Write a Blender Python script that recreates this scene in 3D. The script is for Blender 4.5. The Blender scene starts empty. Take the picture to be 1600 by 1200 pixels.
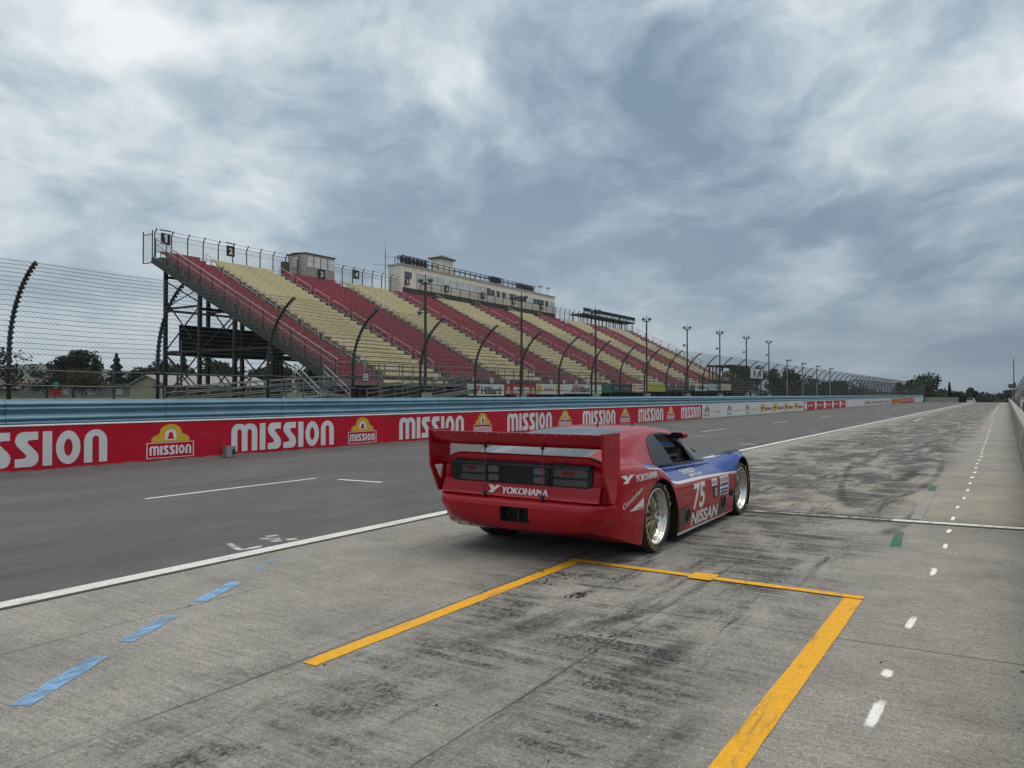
import bpy, bmesh, math, random
import numpy as np
from mathutils import Vector, Matrix
from mathutils.bvhtree import BVHTree
from mathutils.geometry import tessellate_polygon
random.seed(7); rng = np.random.default_rng(7)
SC = bpy.context.scene
COL = SC.collection
R = math.radians
HFT = 1.5

# ------------------------------------------------------------------ camera
cd = bpy.data.cameras.new('camera'); cam = bpy.data.objects.new('camera', cd); COL.objects.link(cam)
cd.sensor_width = 36.0; cd.lens = 27.0; cd.clip_end = 20000; cd.clip_start = 0.05
cam.location = (0, 0, HFT)
cam.rotation_euler = (R(90 + 0.8116), 0, R(32.786))
SC.camera = cam
# ------------------------------------------------------------------ sky, sun, exposure
SUN_EL, SUN_AZ = 72.0, 55.0           # azimuth clockwise from +Y
w = bpy.data.worlds.new('World'); SC.world = w; w.use_nodes = True
wn, wl = w.node_tree.nodes, w.node_tree.links
wn.clear()
def wnode(t, **k):
    n = wn.new(t)
    for a, b in k.items(): setattr(n, a, b)
    return n
def wmath(op, a, b=None, c=None, clamp=False):
    n = wn.new('ShaderNodeMath'); n.operation = op; n.use_clamp = clamp
    for i, v in enumerate((a, b, c)):
        if v is None: continue
        if isinstance(v, (int, float)): n.inputs[i].default_value = v
        else: wl.new(v, n.inputs[i])
    return n.outputs[0]
SEED1, SEED2, SEED3 = (21.2, 2.9, 0), (25.2, 5.9, 0), (2.2, 8.1, 0)
LOBES = [((-0.787, 0.501, 0.360), 0.048, 0.42), ((-0.380, 0.883, 0.275), 0.055, 0.10), ((-0.069, 0.937, 0.344), 0.050, 0.20), ((-0.733, 0.666, 0.141), 0.020, 0.20), ((-0.887, 0.451, 0.098), 0.010, 0.20), ((-0.332, 0.888, 0.319), -0.060, 0.12), ((-0.452, 0.771, 0.448), -0.050, 0.14), ((-0.588, 0.765, 0.263), -0.030, 0.16), ((-0.006, 0.980, 0.198), -0.050, 0.25), ((-0.772, 0.555, 0.309), -0.020, 0.12), ((-0.245, 0.958, 0.147), -0.030, 0.25)]
sky = wnode('ShaderNodeTexSky', sky_type='NISHITA', sun_disc=False)
sky.sun_elevation = R(SUN_EL); sky.sun_rotation = R(SUN_AZ); sky.air_density = 1.6; sky.dust_density = 3.0
geo = wnode('ShaderNodeTexCoord')
sep = wnode('ShaderNodeSeparateXYZ'); wl.new(geo.outputs['Generated'], sep.inputs[0])
zc_ = wmath('MAXIMUM', sep.outputs[2], 0.0)
den = wmath('ADD', zc_, 0.24)
cu = wmath('DIVIDE', sep.outputs[0], den); cv = wmath('DIVIDE', sep.outputs[1], den)
# cloud rows run roughly along the view: stretch the deck that way
ca_ = wmath('ADD', wmath('MULTIPLY', cu, 0.84), wmath('MULTIPLY', cv, 0.54)); cb_ = wmath('ADD', wmath('MULTIPLY', cu, -0.54), wmath('MULTIPLY', cv, 0.84))
cmb = wnode('ShaderNodeCombineXYZ'); wl.new(ca_, cmb.inputs[0]); wl.new(wmath('MULTIPLY', cb_, 0.78), cmb.inputs[1]); cmb.inputs[2].default_value = 2.3
def wnoise(scale, detail, rough, dist, loc=(0, 0, 0), kind='FBM', src=None, col=False):
    m = wnode('ShaderNodeMapping'); m.inputs['Location'].default_value = loc
    wl.new(src or cmb.outputs[0], m.inputs[0])
    n = wnode('ShaderNodeTexNoise'); n.noise_type = kind; n.inputs['Scale'].default_value = scale; n.inputs['Detail'].default_value = detail
    n.inputs['Roughness'].default_value = rough; n.inputs['Distortion'].default_value = dist
    if kind == 'RIDGED_MULTIFRACTAL': n.inputs['Offset'].default_value = .9; n.inputs['Gain'].default_value = 1.6
    wl.new(m.outputs[0], n.inputs['Vector']); return n.outputs['Color' if col else 'Fac']
# warp the deck a little so that edges curl
wv = wnode('ShaderNodeVectorMath', operation='MULTIPLY_ADD'); wl.new(wnoise(1.6, 4, .5, 0, (5, 5, 0), col=True), wv.inputs[0]); wv.inputs[1].default_value = (.42, .42, 0); wl.new(cmb.outputs[0], wv.inputs[2])
W = wv.outputs[0]
n1 = wnoise(1.15, 6, 0.45, 0, SEED1, src=W)
n2 = wnoise(2.7, 10, 0.52, 0, SEED2, src=W)
n3 = wnoise(2.3, 8, 0.55, 0, SEED3, 'RIDGED_MULTIFRACTAL', src=W)
n4 = wnoise(8., 10, 0.66, 0, SEED2, src=W)
n3 = wmath('MINIMUM', wmath('MULTIPLY', n3, .6), 1.4)
f = wmath('ADD', wmath('MULTIPLY', n1, 0.74), wmath('ADD', wmath('MULTIPLY', n2, 0.66), wmath('ADD', wmath('MULTIPLY', n3, 0.125), wmath('MULTIPLY', n4, .32))))
f = wmath('SUBTRACT', f, 0.418)
dl = wmath('ADD', wmath('MULTIPLY', sep.outputs[0], 0.84), wmath('MULTIPLY', sep.outputs[1], 0.54))   # + to the right of the view
# broad thick and thin places of the overcast, by direction
for d, wt, sg in LOBES:
    vm = wnode('ShaderNodeVectorMath', operation='DISTANCE'); wl.new(geo.outputs['Generated'], vm.inputs[0]); vm.inputs[1].default_value = d
    q = wmath('DIVIDE', vm.outputs['Value'], sg); g_ = wmath('POWER', 2.718, wmath('MULTIPLY', wmath('MULTIPLY', q, q), -1.0))
    f = wmath('ADD', f, wmath('MULTIPLY', g_, wt))
ramp = wnode('ShaderNodeValToRGB'); cr = ramp.color_ramp; cr.interpolation = 'LINEAR'
cr.elements[0].position = 0.33; cr.elements[0].color = (0.190, 0.262, 0.345, 1)
cr.elements[1].position = 0.74; cr.elements[1].color = (0.84, 0.855, 0.87, 1)
for p_, c_ in ((0.42, (0.270, 0.355, 0.440, 1)), (0.50, (0.385, 0.475, 0.550, 1)), (0.58, (0.540, 0.610, 0.655, 1)), (0.66, (0.690, 0.740, 0.770, 1))):
    e = cr.elements.new(p_); e.color = c_
wl.new(f, ramp.inputs[0])
hz = wmath('POWER', wmath('SUBTRACT', 1.0, wmath('MULTIPLY', zc_, 2.3), clamp=True), 1.7)
hr = wnode('ShaderNodeValToRGB'); hc = hr.color_ramp
hc.elements[0].position = 0.20; hc.elements[0].color = (0.50, 0.585, 0.66, 1)
hc.elements[1].position = 0.78; hc.elements[1].color = (0.150, 0.215, 0.290, 1)
e = hc.elements.new(0.5); e.color = (0.335, 0.42, 0.50, 1)
wl.new(wmath('ADD', wmath('MULTIPLY', dl, 0.5), 0.5), hr.inputs[0])
mx = wnode('ShaderNodeMix', data_type='RGBA'); wl.new(wmath('MULTIPLY', hz, 0.90), mx.inputs['Factor'])
wl.new(ramp.outputs[0], mx.inputs['A']); wl.new(hr.outputs[0], mx.inputs['B'])
zen = wmath('SMOOTH_MIN', wmath('MAXIMUM', wmath('DIVIDE', wmath('SUBTRACT', zc_, 0.52), 0.30), 0.0), 1.0, 0.1)  # brighter warm zenith, added overhead out of view to light the ground
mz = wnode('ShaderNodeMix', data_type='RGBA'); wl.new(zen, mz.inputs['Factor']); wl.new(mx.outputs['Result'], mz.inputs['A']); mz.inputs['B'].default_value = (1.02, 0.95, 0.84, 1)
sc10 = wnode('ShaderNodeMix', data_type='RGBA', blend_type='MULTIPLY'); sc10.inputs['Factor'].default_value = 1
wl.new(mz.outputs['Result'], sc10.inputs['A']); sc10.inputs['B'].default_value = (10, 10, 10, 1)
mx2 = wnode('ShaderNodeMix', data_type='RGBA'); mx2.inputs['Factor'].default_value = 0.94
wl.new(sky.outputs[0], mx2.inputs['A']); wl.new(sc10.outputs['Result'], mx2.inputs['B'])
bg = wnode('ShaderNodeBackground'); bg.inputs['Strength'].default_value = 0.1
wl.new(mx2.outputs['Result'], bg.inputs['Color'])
wo = wnode('ShaderNodeOutputWorld'); wl.new(bg.outputs[0], wo.inputs[0])
sd = bpy.data.lights.new('sun', 'SUN'); sd.energy = 0.95; sd.angle = R(40); sd.color = (1.0, 0.955, 0.88)
so = bpy.data.objects.new('sun', sd); COL.objects.link(so)
so.rotation_euler = (R(90 - SUN_EL), 0, R(180 - SUN_AZ) + R(0)); so.location = (-30, 0, 60)
vs = SC.view_settings; SC.display_settings.display_device = 'sRGB'
vs.view_transform = 'Standard'; vs.look = 'None'; vs.exposure = 0.15; vs.gamma = 1.0; vs.use_curve_mapping = False
SC.cycles.max_bounces = 6; SC.cycles.transparent_max_bounces = 16
SC.cycles.sample_clamp_indirect = 4.0
SC.cycles.use_denoising = True; SC.cycles.denoiser = 'OPENIMAGEDENOISE'; SC.cycles.denoising_input_passes = 'RGB_ALBEDO_NORMAL'; SC.cycles.denoising_prefilter = 'ACCURATE'

# ------------------------------------------------------------------ helpers
def label(o, text, cat=None, group=None, kind=None):
    o['label'] = text
    if cat: o['category'] = cat
    if group: o['group'] = group
    if kind: o['kind'] = kind
    return o
def empty(name, loc, text=None, cat=None, group=None):
    o = bpy.data.objects.new(name, None); COL.objects.link(o); o.location = loc; o.empty_display_size = 0.2
    if text: label(o, text, cat, group)
    return o
def root_of(o):
    while o.parent: o = o.parent
    return o
class MB:
    """collects faces (with material slots) in world coordinates"""
    def __init__(s): s.v = []; s.f = []; s.m = []
    def add(s, vs_, fs, m=0):
        k = len(s.v); s.v.extend([tuple(map(float, p)) for p in vs_])
        for q in fs: s.f.append(tuple(k + i for i in q)); s.m.append(m)
        return s
    def box(s, x0, x1, y0, y1, z0, z1, m=0):
        return s.add([(x0,y0,z0),(x1,y0,z0),(x1,y1,z0),(x0,y1,z0),(x0,y0,z1),(x1,y0,z1),(x1,y1,z1),(x0,y1,z1)],
                     [(3,2,1,0),(4,5,6,7),(0,1,5,4),(1,2,6,5),(2,3,7,6),(3,0,4,7)], m)
    def quad(s, a, b, c, d, m=0): return s.add([a,b,c,d], [(0,1,2,3)], m)
    def tube(s, pts, r, n=6, m=0, cap=True):
        pts = [Vector(p) for p in pts]; rr = r if isinstance(r, (list, tuple)) else [r]*len(pts)
        vs_, fs = [], []; up = None
        for i, p in enumerate(pts):
            t = (pts[min(i+1, len(pts)-1)] - pts[max(i-1, 0)]).normalized()
            if up is None: up = Vector((0,0,1)) if abs(t.z) < 0.9 else Vector((1,0,0))
            a = t.cross(up).normalized(); b = a.cross(t); up = b
            for k in range(n):
                an = 2*math.pi*k/n; vs_.append(p + (a*math.cos(an) + b*math.sin(an))*rr[i])
        for i in range(len(pts)-1):
            for k in range(n):
                k2 = (k+1) % n; fs.append((i*n+k, i*n+k2, (i+1)*n+k2, (i+1)*n+k))
        if cap: fs.append(tuple(range(n-1,-1,-1))); fs.append(tuple(range((len(pts)-1)*n, len(pts)*n)))
        return s.add(vs_, fs, m)
    def bar(s, a, b, w_, h, m=0):
        """square section bar"""
        a, b = Vector(a), Vector(b); t = (b-a).normalized()
        up = Vector((0,0,1)) if abs(t.z) < 0.95 else Vector((0,1,0))
        x = t.cross(up).normalized()*w_/2; y = x.cross(t).normalized()*h/2
        vs_ = [a-x-y, a+x-y, a+x+y, a-x+y, b-x-y, b+x-y, b+x+y, b-x+y]
        return s.add(vs_, [(3,2,1,0),(4,5,6,7),(0,1,5,4),(1,2,6,5),(2,3,7,6),(3,0,4,7)], m)
    def prism(s, poly, fn0, fn1, m=0, caps=True):
        """polygon (u,v); fn0/fn1 map (u,v)->xyz for the two ends"""
        n = len(poly); vs_ = [fn0(*p) for p in poly] + [fn1(*p) for p in poly]
        fs = [(i, (i+1) % n, n+(i+1) % n, n+i) for i in range(n)]
        if caps: fs += [tuple(range(n-1,-1,-1)), tuple(range(n, 2*n))]
        return s.add(vs_, fs, m)
    def lathe(s, prof, c, ax, n=40, m=0, close=False):
        """prof: (r, t) along axis ax ('x','y','z') around c"""
        vs_, fs = [], []; k = len(prof)
        for i in range(n):
            a = 2*math.pi*i/n; co, si = math.cos(a), math.sin(a)
            for r, t in prof:
                if ax == 'x': vs_.append((c[0]+t, c[1]+r*co, c[2]+r*si))
                elif ax == 'z': vs_.append((c[0]+r*co, c[1]+r*si, c[2]+t))
                else: vs_.append((c[0]+r*co, c[1]+t, c[2]+r*si))
        for i in range(n):
            j = (i+1) % n
            for q in range(k-1 if not close else k):
                q2 = (q+1) % k
                fs.append((i*k+q, i*k+q2, j*k+q2, j*k+q))
        return s.add(vs_, fs, m)
    def mesh(s, name, mats, o=(0,0,0), smooth=False, fix=True):
        me = bpy.data.meshes.new(name)
        me.from_pydata([(x-o[0], y-o[1], z-o[2]) for x, y, z in s.v], [], s.f)
        for q in (mats if isinstance(mats, (list, tuple)) else [mats]): me.materials.append(q)
        me.polygons.foreach_set('material_index', s.m)
        if fix:
            bm = bmesh.new(); bm.from_mesh(me); bmesh.ops.recalc_face_normals(bm, faces=bm.faces); bm.to_mesh(me); bm.free()
        if smooth: me.polygons.foreach_set('use_smooth', [True]*len(me.polygons))
        me.update(); return me
    def build(s, name, mats, parent=None, smooth=False, origin=None, text=None, cat=None, group=None, kind=None, fix=True):
        if parent is not None: o_ = tuple(root_of(parent).location)
        else: o_ = origin or (0,0,0)
        ob = bpy.data.objects.new(name, s.mesh(name, mats, o_, smooth, fix)); COL.objects.link(ob)
        if parent is not None: ob.parent = parent
        else: ob.location = o_
        if text or cat or group or kind:
            if text: ob['label'] = text
            if cat: ob['category'] = cat
            if group: ob['group'] = group
            if kind: ob['kind'] = kind
        return ob
def autosmooth(ob, ang=35):
    me = ob.data; me.polygons.foreach_set('use_smooth', [True]*len(me.polygons))
    bm = bmesh.new(); bm.from_mesh(me)
    for e_ in bm.edges:
        if len(e_.link_faces) == 2 and e_.calc_face_angle(0) > R(ang): e_.smooth = False
    bm.to_mesh(me); bm.free()
def dup(o, parent=None):
    c = o.copy(); COL.objects.link(c); c.parent = parent
    for ch in list(o.children): dup(ch, c)
    return c

# ------------------------------------------------------------------ materials
def newmat(name):
    m = bpy.data.materials.new(name); m.use_nodes = True
    m.node_tree.nodes.clear(); return m, NT(m.node_tree)
class NT:
    def __init__(s, t): s.n = t.nodes; s.l = t.links
    def node(s, t, **k):
        q = s.n.new(t)
        for a, b in k.items(): setattr(q, a, b)
        return q
    def set(s, inp, v):
        if isinstance(v, (int, float)): inp.default_value = v
        elif isinstance(v, (tuple, list)): inp.default_value = v
        else: s.l.new(v, inp)
    def math(s, op, a, b=None, c=None, clamp=False):
        q = s.n.new('ShaderNodeMath'); q.operation = op; q.use_clamp = clamp
        for i, v in enumerate((a, b, c)):
            if v is not None: s.set(q.inputs[i], v)
        return q.outputs[0]
    def mix(s, f_, a, b, blend='MIX'):
        q = s.n.new('ShaderNodeMix'); q.data_type = 'RGBA'; q.blend_type = blend; q.clamp_factor = True
        s.set(q.inputs['Factor'], f_)
        s.set(q.inputs['A'], (*a, 1) if isinstance(a, tuple) and len(a) == 3 else a)
        s.set(q.inputs['B'], (*b, 1) if isinstance(b, tuple) and len(b) == 3 else b)
        return q.outputs['Result']
    def coord(s): return s.n.new('ShaderNodeTexCoord').outputs['Object']
    def noise(s, vec, scale, detail=4, rough=.55, dist=0, sc=(1,1,1), loc=(0,0,0), rot=(0,0,0)):
        mp = s.n.new('ShaderNodeMapping'); mp.inputs['Scale'].default_value = sc; mp.inputs['Location'].default_value = loc; mp.inputs['Rotation'].default_value = rot
        s.l.new(vec, mp.inputs[0])
        q = s.n.new('ShaderNodeTexNoise'); q.inputs['Scale'].default_value = scale; q.inputs['Detail'].default_value = detail
        q.inputs['Roughness'].default_value = rough; q.inputs['Distortion'].default_value = dist
        s.l.new(mp.outputs[0], q.inputs['Vector']); return q.outputs['Fac']
    def remap(s, v, a, b, c=0., d=1.):
        q = s.n.new('ShaderNodeMapRange'); q.inputs[1].default_value = a; q.inputs[2].default_value = b
        q.inputs[3].default_value = c; q.inputs[4].default_value = d; s.set(q.inputs[0], v); return q.outputs[0]
    def pri(s, color, rough=.6, metal=0., coat=0., spec=.5, bump=None, bstr=.2, bdist=.01, ior=None):
        p = s.n.new('ShaderNodeBsdfPrincipled'); s.set(p.inputs['Base Color'], (*color, 1) if isinstance(color, tuple) and len(color) == 3 else color)
        s.set(p.inputs['Roughness'], rough); s.set(p.inputs['Metallic'], metal); p.inputs['Coat Weight'].default_value = coat
        p.inputs['Coat Roughness'].default_value = .06; p.inputs['Specular IOR Level'].default_value = spec
        if bump is not None:
            b = s.n.new('ShaderNodeBump'); b.inputs['Strength'].default_value = bstr; b.inputs['Distance'].default_value = bdist
            s.l.new(bump, b.inputs['Height']); s.l.new(b.outputs[0], p.inputs['Normal'])
        return p
    def out(s, sh): o = s.n.new('ShaderNodeOutputMaterial'); s.l.new(sh if not hasattr(sh, 'outputs') else sh.outputs[0], o.inputs[0])
def simple(name, c, rough=.6, metal=0., var=.25, scale=3., coat=0., spec=.5, bump=0., bscale=40.):
    m, t = newmat(name); co = t.coord()
    n = t.noise(co, scale, 5, .6); n2 = t.noise(co, scale*9, 3, .6)
    k = t.remap(t.math('ADD', t.math('MULTIPLY', n, .7), t.math('MULTIPLY', n2, .3)), .3, .7, 1-var, 1+var)
    cc = t.mix(1.0, c, k, 'MULTIPLY')
    t.out(t.pri(cc, t.remap(n, .3, .7, max(rough-.08, .02), min(rough+.08, 1)), metal, coat, spec,
                t.noise(co, bscale, 4) if bump else None, bump, .01))
    return m
M = {}
def mat(name, *a, **k):
    if name not in M: M[name] = simple(name, *a, **k)
    return M[name]
white = mat('white_paint', (.62,.63,.64), .55, var=.12)
black = mat('black_matte', (.012,.013,.014), .6)
steel_dark = mat('dark_steel', (.028,.030,.032), .55, var=.3)
galv = mat('galvanised_steel', (.26,.27,.28), .45, .35, var=.25, scale=2)
alu = mat('aluminium', (.42,.43,.44), .42, .4, var=.15)
concrete_wall = mat('barrier_concrete', (.27,.265,.25), .85, var=.3, scale=1.5, bump=.25)

# ------------------------------------------------------------------ setting: ground sheets with the crest far down the straight
def crest(y): return 0.0 if y < 170 else -min((y-170)**2/5000.0, 9.0)
YS = [-60,-20,-8,0,4,8,12,16,20,25,30,40,50,60,80,100,120,140,160,170,176,182,188,195,205,215,230,250,275,300,340,383,420,600,900,1500,2500,4500]
def strip(name, x0, x1, m, dz, ymax=430, ymin=-60, text=None):
    b = MB(); ys = [y for y in YS if ymin <= y <= ymax]
    for a, c in zip(ys[:-1], ys[1:]):
        b.quad((x0,a,crest(a)+dz), (x1,a,crest(a)+dz), (x1,c,crest(c)+dz), (x0,c,crest(c)+dz))
    return b.build(name, m, text=text, kind='structure', fix=False)
def grass_mat():
    m, t = newmat('grass_ground'); co = t.coord()
    n = t.noise(co, .05, 6); n2 = t.noise(co, 3., 5)
    c = t.mix(t.remap(n, .35, .65), (.05,.075,.028), (.085,.10,.045))
    c = t.mix(t.remap(n2, .3, .7), c, (.045,.06,.025))
    t.out(t.pri(c, .95, bump=n2, bstr=.4)); return m
def ground():
    b = MB(); xs = [-4000,-1500,-600,-300,-120,-60,-35,-24,-20.2,-19.6,-19.0,-17,-15,0,20,60,200,600,1500,4000]
    ys = [-400,-100]+YS
    def z(x, y):
        k = min(max((-18.9-x)/1.2, 0), 1)*1.2*min(max((230-y)/60., 0), 1)
        return crest(y)-.03+k
    P = {}; vs_ = []; fs = []
    for j, y in enumerate(ys):
        for i, x in enumerate(xs): vs_.append((x, y, z(x, y)))
    n = len(xs)
    for j in range(len(ys)-1):
        for i in range(n-1): fs.append((j*n+i, j*n+i+1, (j+1)*n+i+1, (j+1)*n+i))
    b.add(vs_, fs); b.build('ground', grass_mat(), text='grassy ground of the circuit and its infield', kind='structure', fix=False)
ground()
def asphalt_mat():
    m, t = newmat('asphalt'); co = t.coord()
    g = t.noise(co, 150, 4, .8); g2 = t.noise(co, 48, 5, .75)
    big = t.noise(co, .5, 6, .6, .3, (1, .22, 1)); st = t.noise(co, 2.2, 6, .65, .2, (1, .05, 1))
    c = t.mix(t.remap(g, .36, .64), (.042,.046,.049), (.112,.118,.121))
    c = t.mix(t.math('MULTIPLY', t.remap(g2, .53, .66), .6), c, (.036,.039,.042))
    c = t.mix(t.math('MULTIPLY', t.remap(g2, .45, .28), .35), c, (.21,.21,.205))
    c = t.mix(1.0, c, t.remap(big, .3, .7, .84, 1.14), 'MULTIPLY')
    c = t.mix(t.math('MULTIPLY', t.remap(st, .50, .70), .60), c, (.045,.045,.047))
    st2 = t.noise(co, 6., 6, .7, .05, (1, .07, 1), (3,9,0)); bl2 = t.noise(co, 1.1, 6, .7, .3, (1, .4, 1), (7,1,0))
    c = t.mix(t.math('MULTIPLY', t.math('MULTIPLY', t.remap(st2, .52, .68), t.remap(bl2, .42, .60)), .55), c, (.030,.030,.032))
    c = t.mix(t.math('MULTIPLY', t.remap(bl2, .55, .40), .22), c, (.15,.15,.146))
    # construction seam along the track and a few cracks
    sp = t.node('ShaderNodeSeparateXYZ'); t.l.new(co, sp.inputs[0])
    wob = t.noise(co, .8, 5)
    seam = t.math('ABSOLUTE', t.math('ADD', sp.outputs[0], t.math('ADD', 11.2, t.math('MULTIPLY', wob, .12))))
    c = t.mix(t.remap(seam, .014, .035, .8, 0.), c, (.025,.025,.025))
    seam2 = t.math('ABSOLUTE', t.math('ADD', sp.outputs[0], t.math('ADD', 13.6, t.math('MULTIPLY', wob, .2))))
    c = t.mix(t.remap(seam2, .012, .03, .65, 0.), c, (.025,.025,.025))
    seam3 = t.math('ABSOLUTE', t.math('ADD', sp.outputs[0], t.math('ADD', 8.1, t.math('MULTIPLY', wob, .1))))
    c = t.mix(t.math('MULTIPLY', t.remap(seam3, .008, .022, .5, 0.), t.remap(bl2, .42, .5)), c, (.03,.03,.03))
    t.out(t.pri(c, t.remap(g2, .3, .7, .68, .88), bump=t.math('ADD', g, t.math('MULTIPLY', g2, .8)), bstr=.45, bdist=.006)); return m
strip('asphalt_track', -15.95, -6.1, asphalt_mat(), .004, text='dark grey asphalt racing surface between wall and pit lane')
def pit_mat():
    m, t = newmat('pit_concrete'); co = t.coord()
    sp = t.node('ShaderNodeSeparateXYZ'); t.l.new(co, sp.inputs[0]); X, Y = sp.outputs[0], sp.outputs[1]
    g = t.noise(co, 150, 4, .8); g2 = t.noise(co, 42, 6, .75); g3 = t.noise(co, 95, 3, .7); g4 = t.noise(co, 16, 6, .72)
    broom = t.noise(co, 1, 5, .7, 0, (3.0, 60, 1))            # brushed finish across the lane
    broom2 = t.noise(co, 1, 5, .7, 0, (1.2, 20, 1), (3,5,0))
    big = t.noise(co, .55, 6, .6, .5); mid = t.noise(co, 2.4, 6, .62, .3)
    c = t.mix(t.remap(g, .36, .64), (.165,.163,.153), (.405,.400,.375))
    c = t.mix(t.math('MULTIPLY', t.remap(broom, .46, .66), .50), c, (.12,.118,.110))
    c = t.mix(t.math('MULTIPLY', t.remap(broom2, .50, .70), .42), c, (.125,.123,.115))
    c = t.mix(t.math('MULTIPLY', t.remap(g2, .53, .68), .75), c, (.070,.070,.068))
    c = t.mix(t.math('MULTIPLY', t.remap(g4, .54, .70), .40), c, (.10,.099,.094))
    c = t.mix(t.math('MULTIPLY', t.remap(g3, .56, .68), .65), c, (.56,.55,.52))
    c = t.mix(1.0, c, t.remap(big, .3, .7, .80, 1.16), 'MULTIPLY')
    c = t.mix(1.0, c, t.remap(mid, .3, .7, .86, 1.12), 'MULTIPLY')
    # tan patch ahead of the car
    tan = t.math('MULTIPLY', t.math('MULTIPLY', t.remap(Y, 9.6, 11.0), t.remap(Y, 19, 14.5)), t.remap(mid, .35, .6))
    c = t.mix(t.math('MULTIPLY', tan, .40), c, (.32,.285,.20))
    # rubber and oil: lane mask, streaks along the lane, patches brushed across it
    lane = t.math('MULTIPLY', t.remap(t.math('SUBTRACT', X, t.math('MULTIPLY', t.remap(Y, 6., 14.), -1.6)), -3.9, -2.9), t.remap(X, -0.85, -1.6))
    far = t.remap(Y, 2.0, 16.0, .52, 1.3)
    stk = t.noise(co, 1.3, 7, .68, .06, (2.4, .22, 1)); stk2 = t.noise(co, 4.5, 6, .7, .05, (2.0, .16, 1), (4,8,0))
    blot = t.noise(co, 1.3, 6, .66, .25, (1, .55, 1), (9,2,0)); rib = t.noise(co, 1, 6, .72, .15, (.9, 7.5, 1), (2,7,0))
    fine = t.remap(t.noise(co, 42, 6, .82, 0, (1, .55, 1)), .43, .56)
    a = t.math('MULTIPLY', t.remap(stk, .50, .62), t.remap(stk2, .42, .60))
    b = t.math('MULTIPLY', t.remap(blot, .44, .58), t.remap(rib, .42, .56))
    dirt = t.math('MULTIPLY', t.math('MAXIMUM', a, b), t.math('MULTIPLY', lane, far), clamp=True)
    dirt = t.math('MULTIPLY', dirt, t.math('ADD', .22, t.math('MULTIPLY', fine, .78)), clamp=True)
    c = t.mix(t.math('MULTIPLY', dirt, 2.3, clamp=True), c, (.038,.039,.042))
    soft = t.math('MULTIPLY', t.math('MULTIPLY', t.remap(blot, .40, .62), lane), far)
    c = t.mix(t.math('MULTIPLY', soft, .30, clamp=True), c, (.065,.066,.069))
    # joints: across every 4.8 m (a little skewed), and along the lane
    wob = t.math('MULTIPLY', t.noise(co, 3., 5), .02)
    jy = t.math('ADD', t.math('ADD', Y, t.math('MULTIPLY', X, -.06)), wob)
    fr = t.math('ABSOLUTE', t.math('SUBTRACT', t.math('FRACT', t.math('DIVIDE', t.math('ADD', jy, 94.29), 4.85)), .5))
    j1 = t.math('MULTIPLY', t.remap(t.math('MULTIPLY', fr, 4.85), .005, .011, .75, 0.), t.math('MULTIPLY', t.remap(X, -4.5, -2.0, .15, 1.), t.remap(mid, .3, .5, .4, 1.)))
    j2 = 0
    for xj, wd in ((-3.37, .009), (-2.05, .007), (-4.9, .006)):
        q = t.remap(t.math('ABSOLUTE', t.math('ADD', X, t.math('SUBTRACT', -xj, t.math('MULTIPLY', wob, 2.)))), wd*.5, wd*1.5, .7, 0.)
        q = t.math('MULTIPLY', q, t.remap(stk, .40, .52))
        j2 = q if j2 == 0 else t.math('MAXIMUM', j2, q)
    c = t.mix(t.math('MAXIMUM', j1, j2), c, (.045,.045,.042))
    bh = t.math('ADD', t.math('MULTIPLY', g, .7), t.math('ADD', t.math('MULTIPLY', broom, .8), g2))
    t.out(t.pri(c, t.remap(g2, .3, .7, .78, .95), spec=.35, bump=bh, bstr=.5, bdist=.008)); return m
strip('pit_lane', -6.1, 60, pit_mat(), .004, text='stained grey concrete pit lane with rubber marks')

def paint_mat(name, c, wear=.35, scale=18., under=(.20,.20,.19), soft=.08, edge=0):
    """worn paint: transparent where it has flaked"""
    m, t = newmat(name); co = t.coord()
    a = t.noise(co, scale, 6, .7, .2, (1, .45, 1)); b = t.noise(co, 1.6, 4, .6); g = t.noise(co, 180, 3, .7)
    k = t.math('ADD', t.math('MULTIPLY', a, .55), t.math('ADD', t.math('MULTIPLY', b, .30), t.math('MULTIPLY', g, .15)))
    al = t.remap(k, .5-.22+wear*.42-soft, .5-.22+wear*.42+soft)
    if edge:                                     # sprayed dash: thins out towards its rim
        uv = t.node('ShaderNodeUVMap').outputs[0]; s2 = t.node('ShaderNodeSeparateXYZ'); t.l.new(uv, s2.inputs[0])
        rim = t.remap(s2.outputs[0], 0., .75); al = t.math('MULTIPLY', al, t.remap(t.math('ADD', rim, t.math('MULTIPLY', t.math('SUBTRACT', t.math('ADD', t.math('MULTIPLY', g, .4), t.math('MULTIPLY', a, .6)), .5), 2.0)), .15, .55))
    cc = t.mix(1.0, c, t.remap(t.noise(co, 40, 4), .3, .7, .82, 1.1), 'MULTIPLY')
    cc = t.mix(t.remap(t.noise(co, 5., 6, .7, .3, (2,.3,1), (4,4,0)), .54, .68, 0, .6), cc, (.08,.08,.078))
    p = t.pri(cc, .7, bump=g, bstr=.3, bdist=.004)
    tr = t.node('ShaderNodeBsdfTransparent'); mx_ = t.node('ShaderNodeMixShader')
    t.l.new(al, mx_.inputs[0]); t.l.new(tr.outputs[0], mx_.inputs[1]); t.l.new(p.outputs[0], mx_.inputs[2]); t.out(mx_); return m
P_white = paint_mat('worn_white_paint', (.66,.66,.65), .22, 14.)
P_faint = paint_mat('faint_white_paint', (.62,.62,.61), .50, 14.)
P_yellow = paint_mat('yellow_line_paint', (.74,.375,.004), .10, 10.)
P_blue = paint_mat('blue_dash_paint', (.20,.40,.66), .44, 11.)
P_green = paint_mat('green_patch_paint', (.016,.15,.105), .46, 9.)
P_spray = paint_mat('white_spray_paint', (.80,.81,.82), .02, 20., edge=1)
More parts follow.
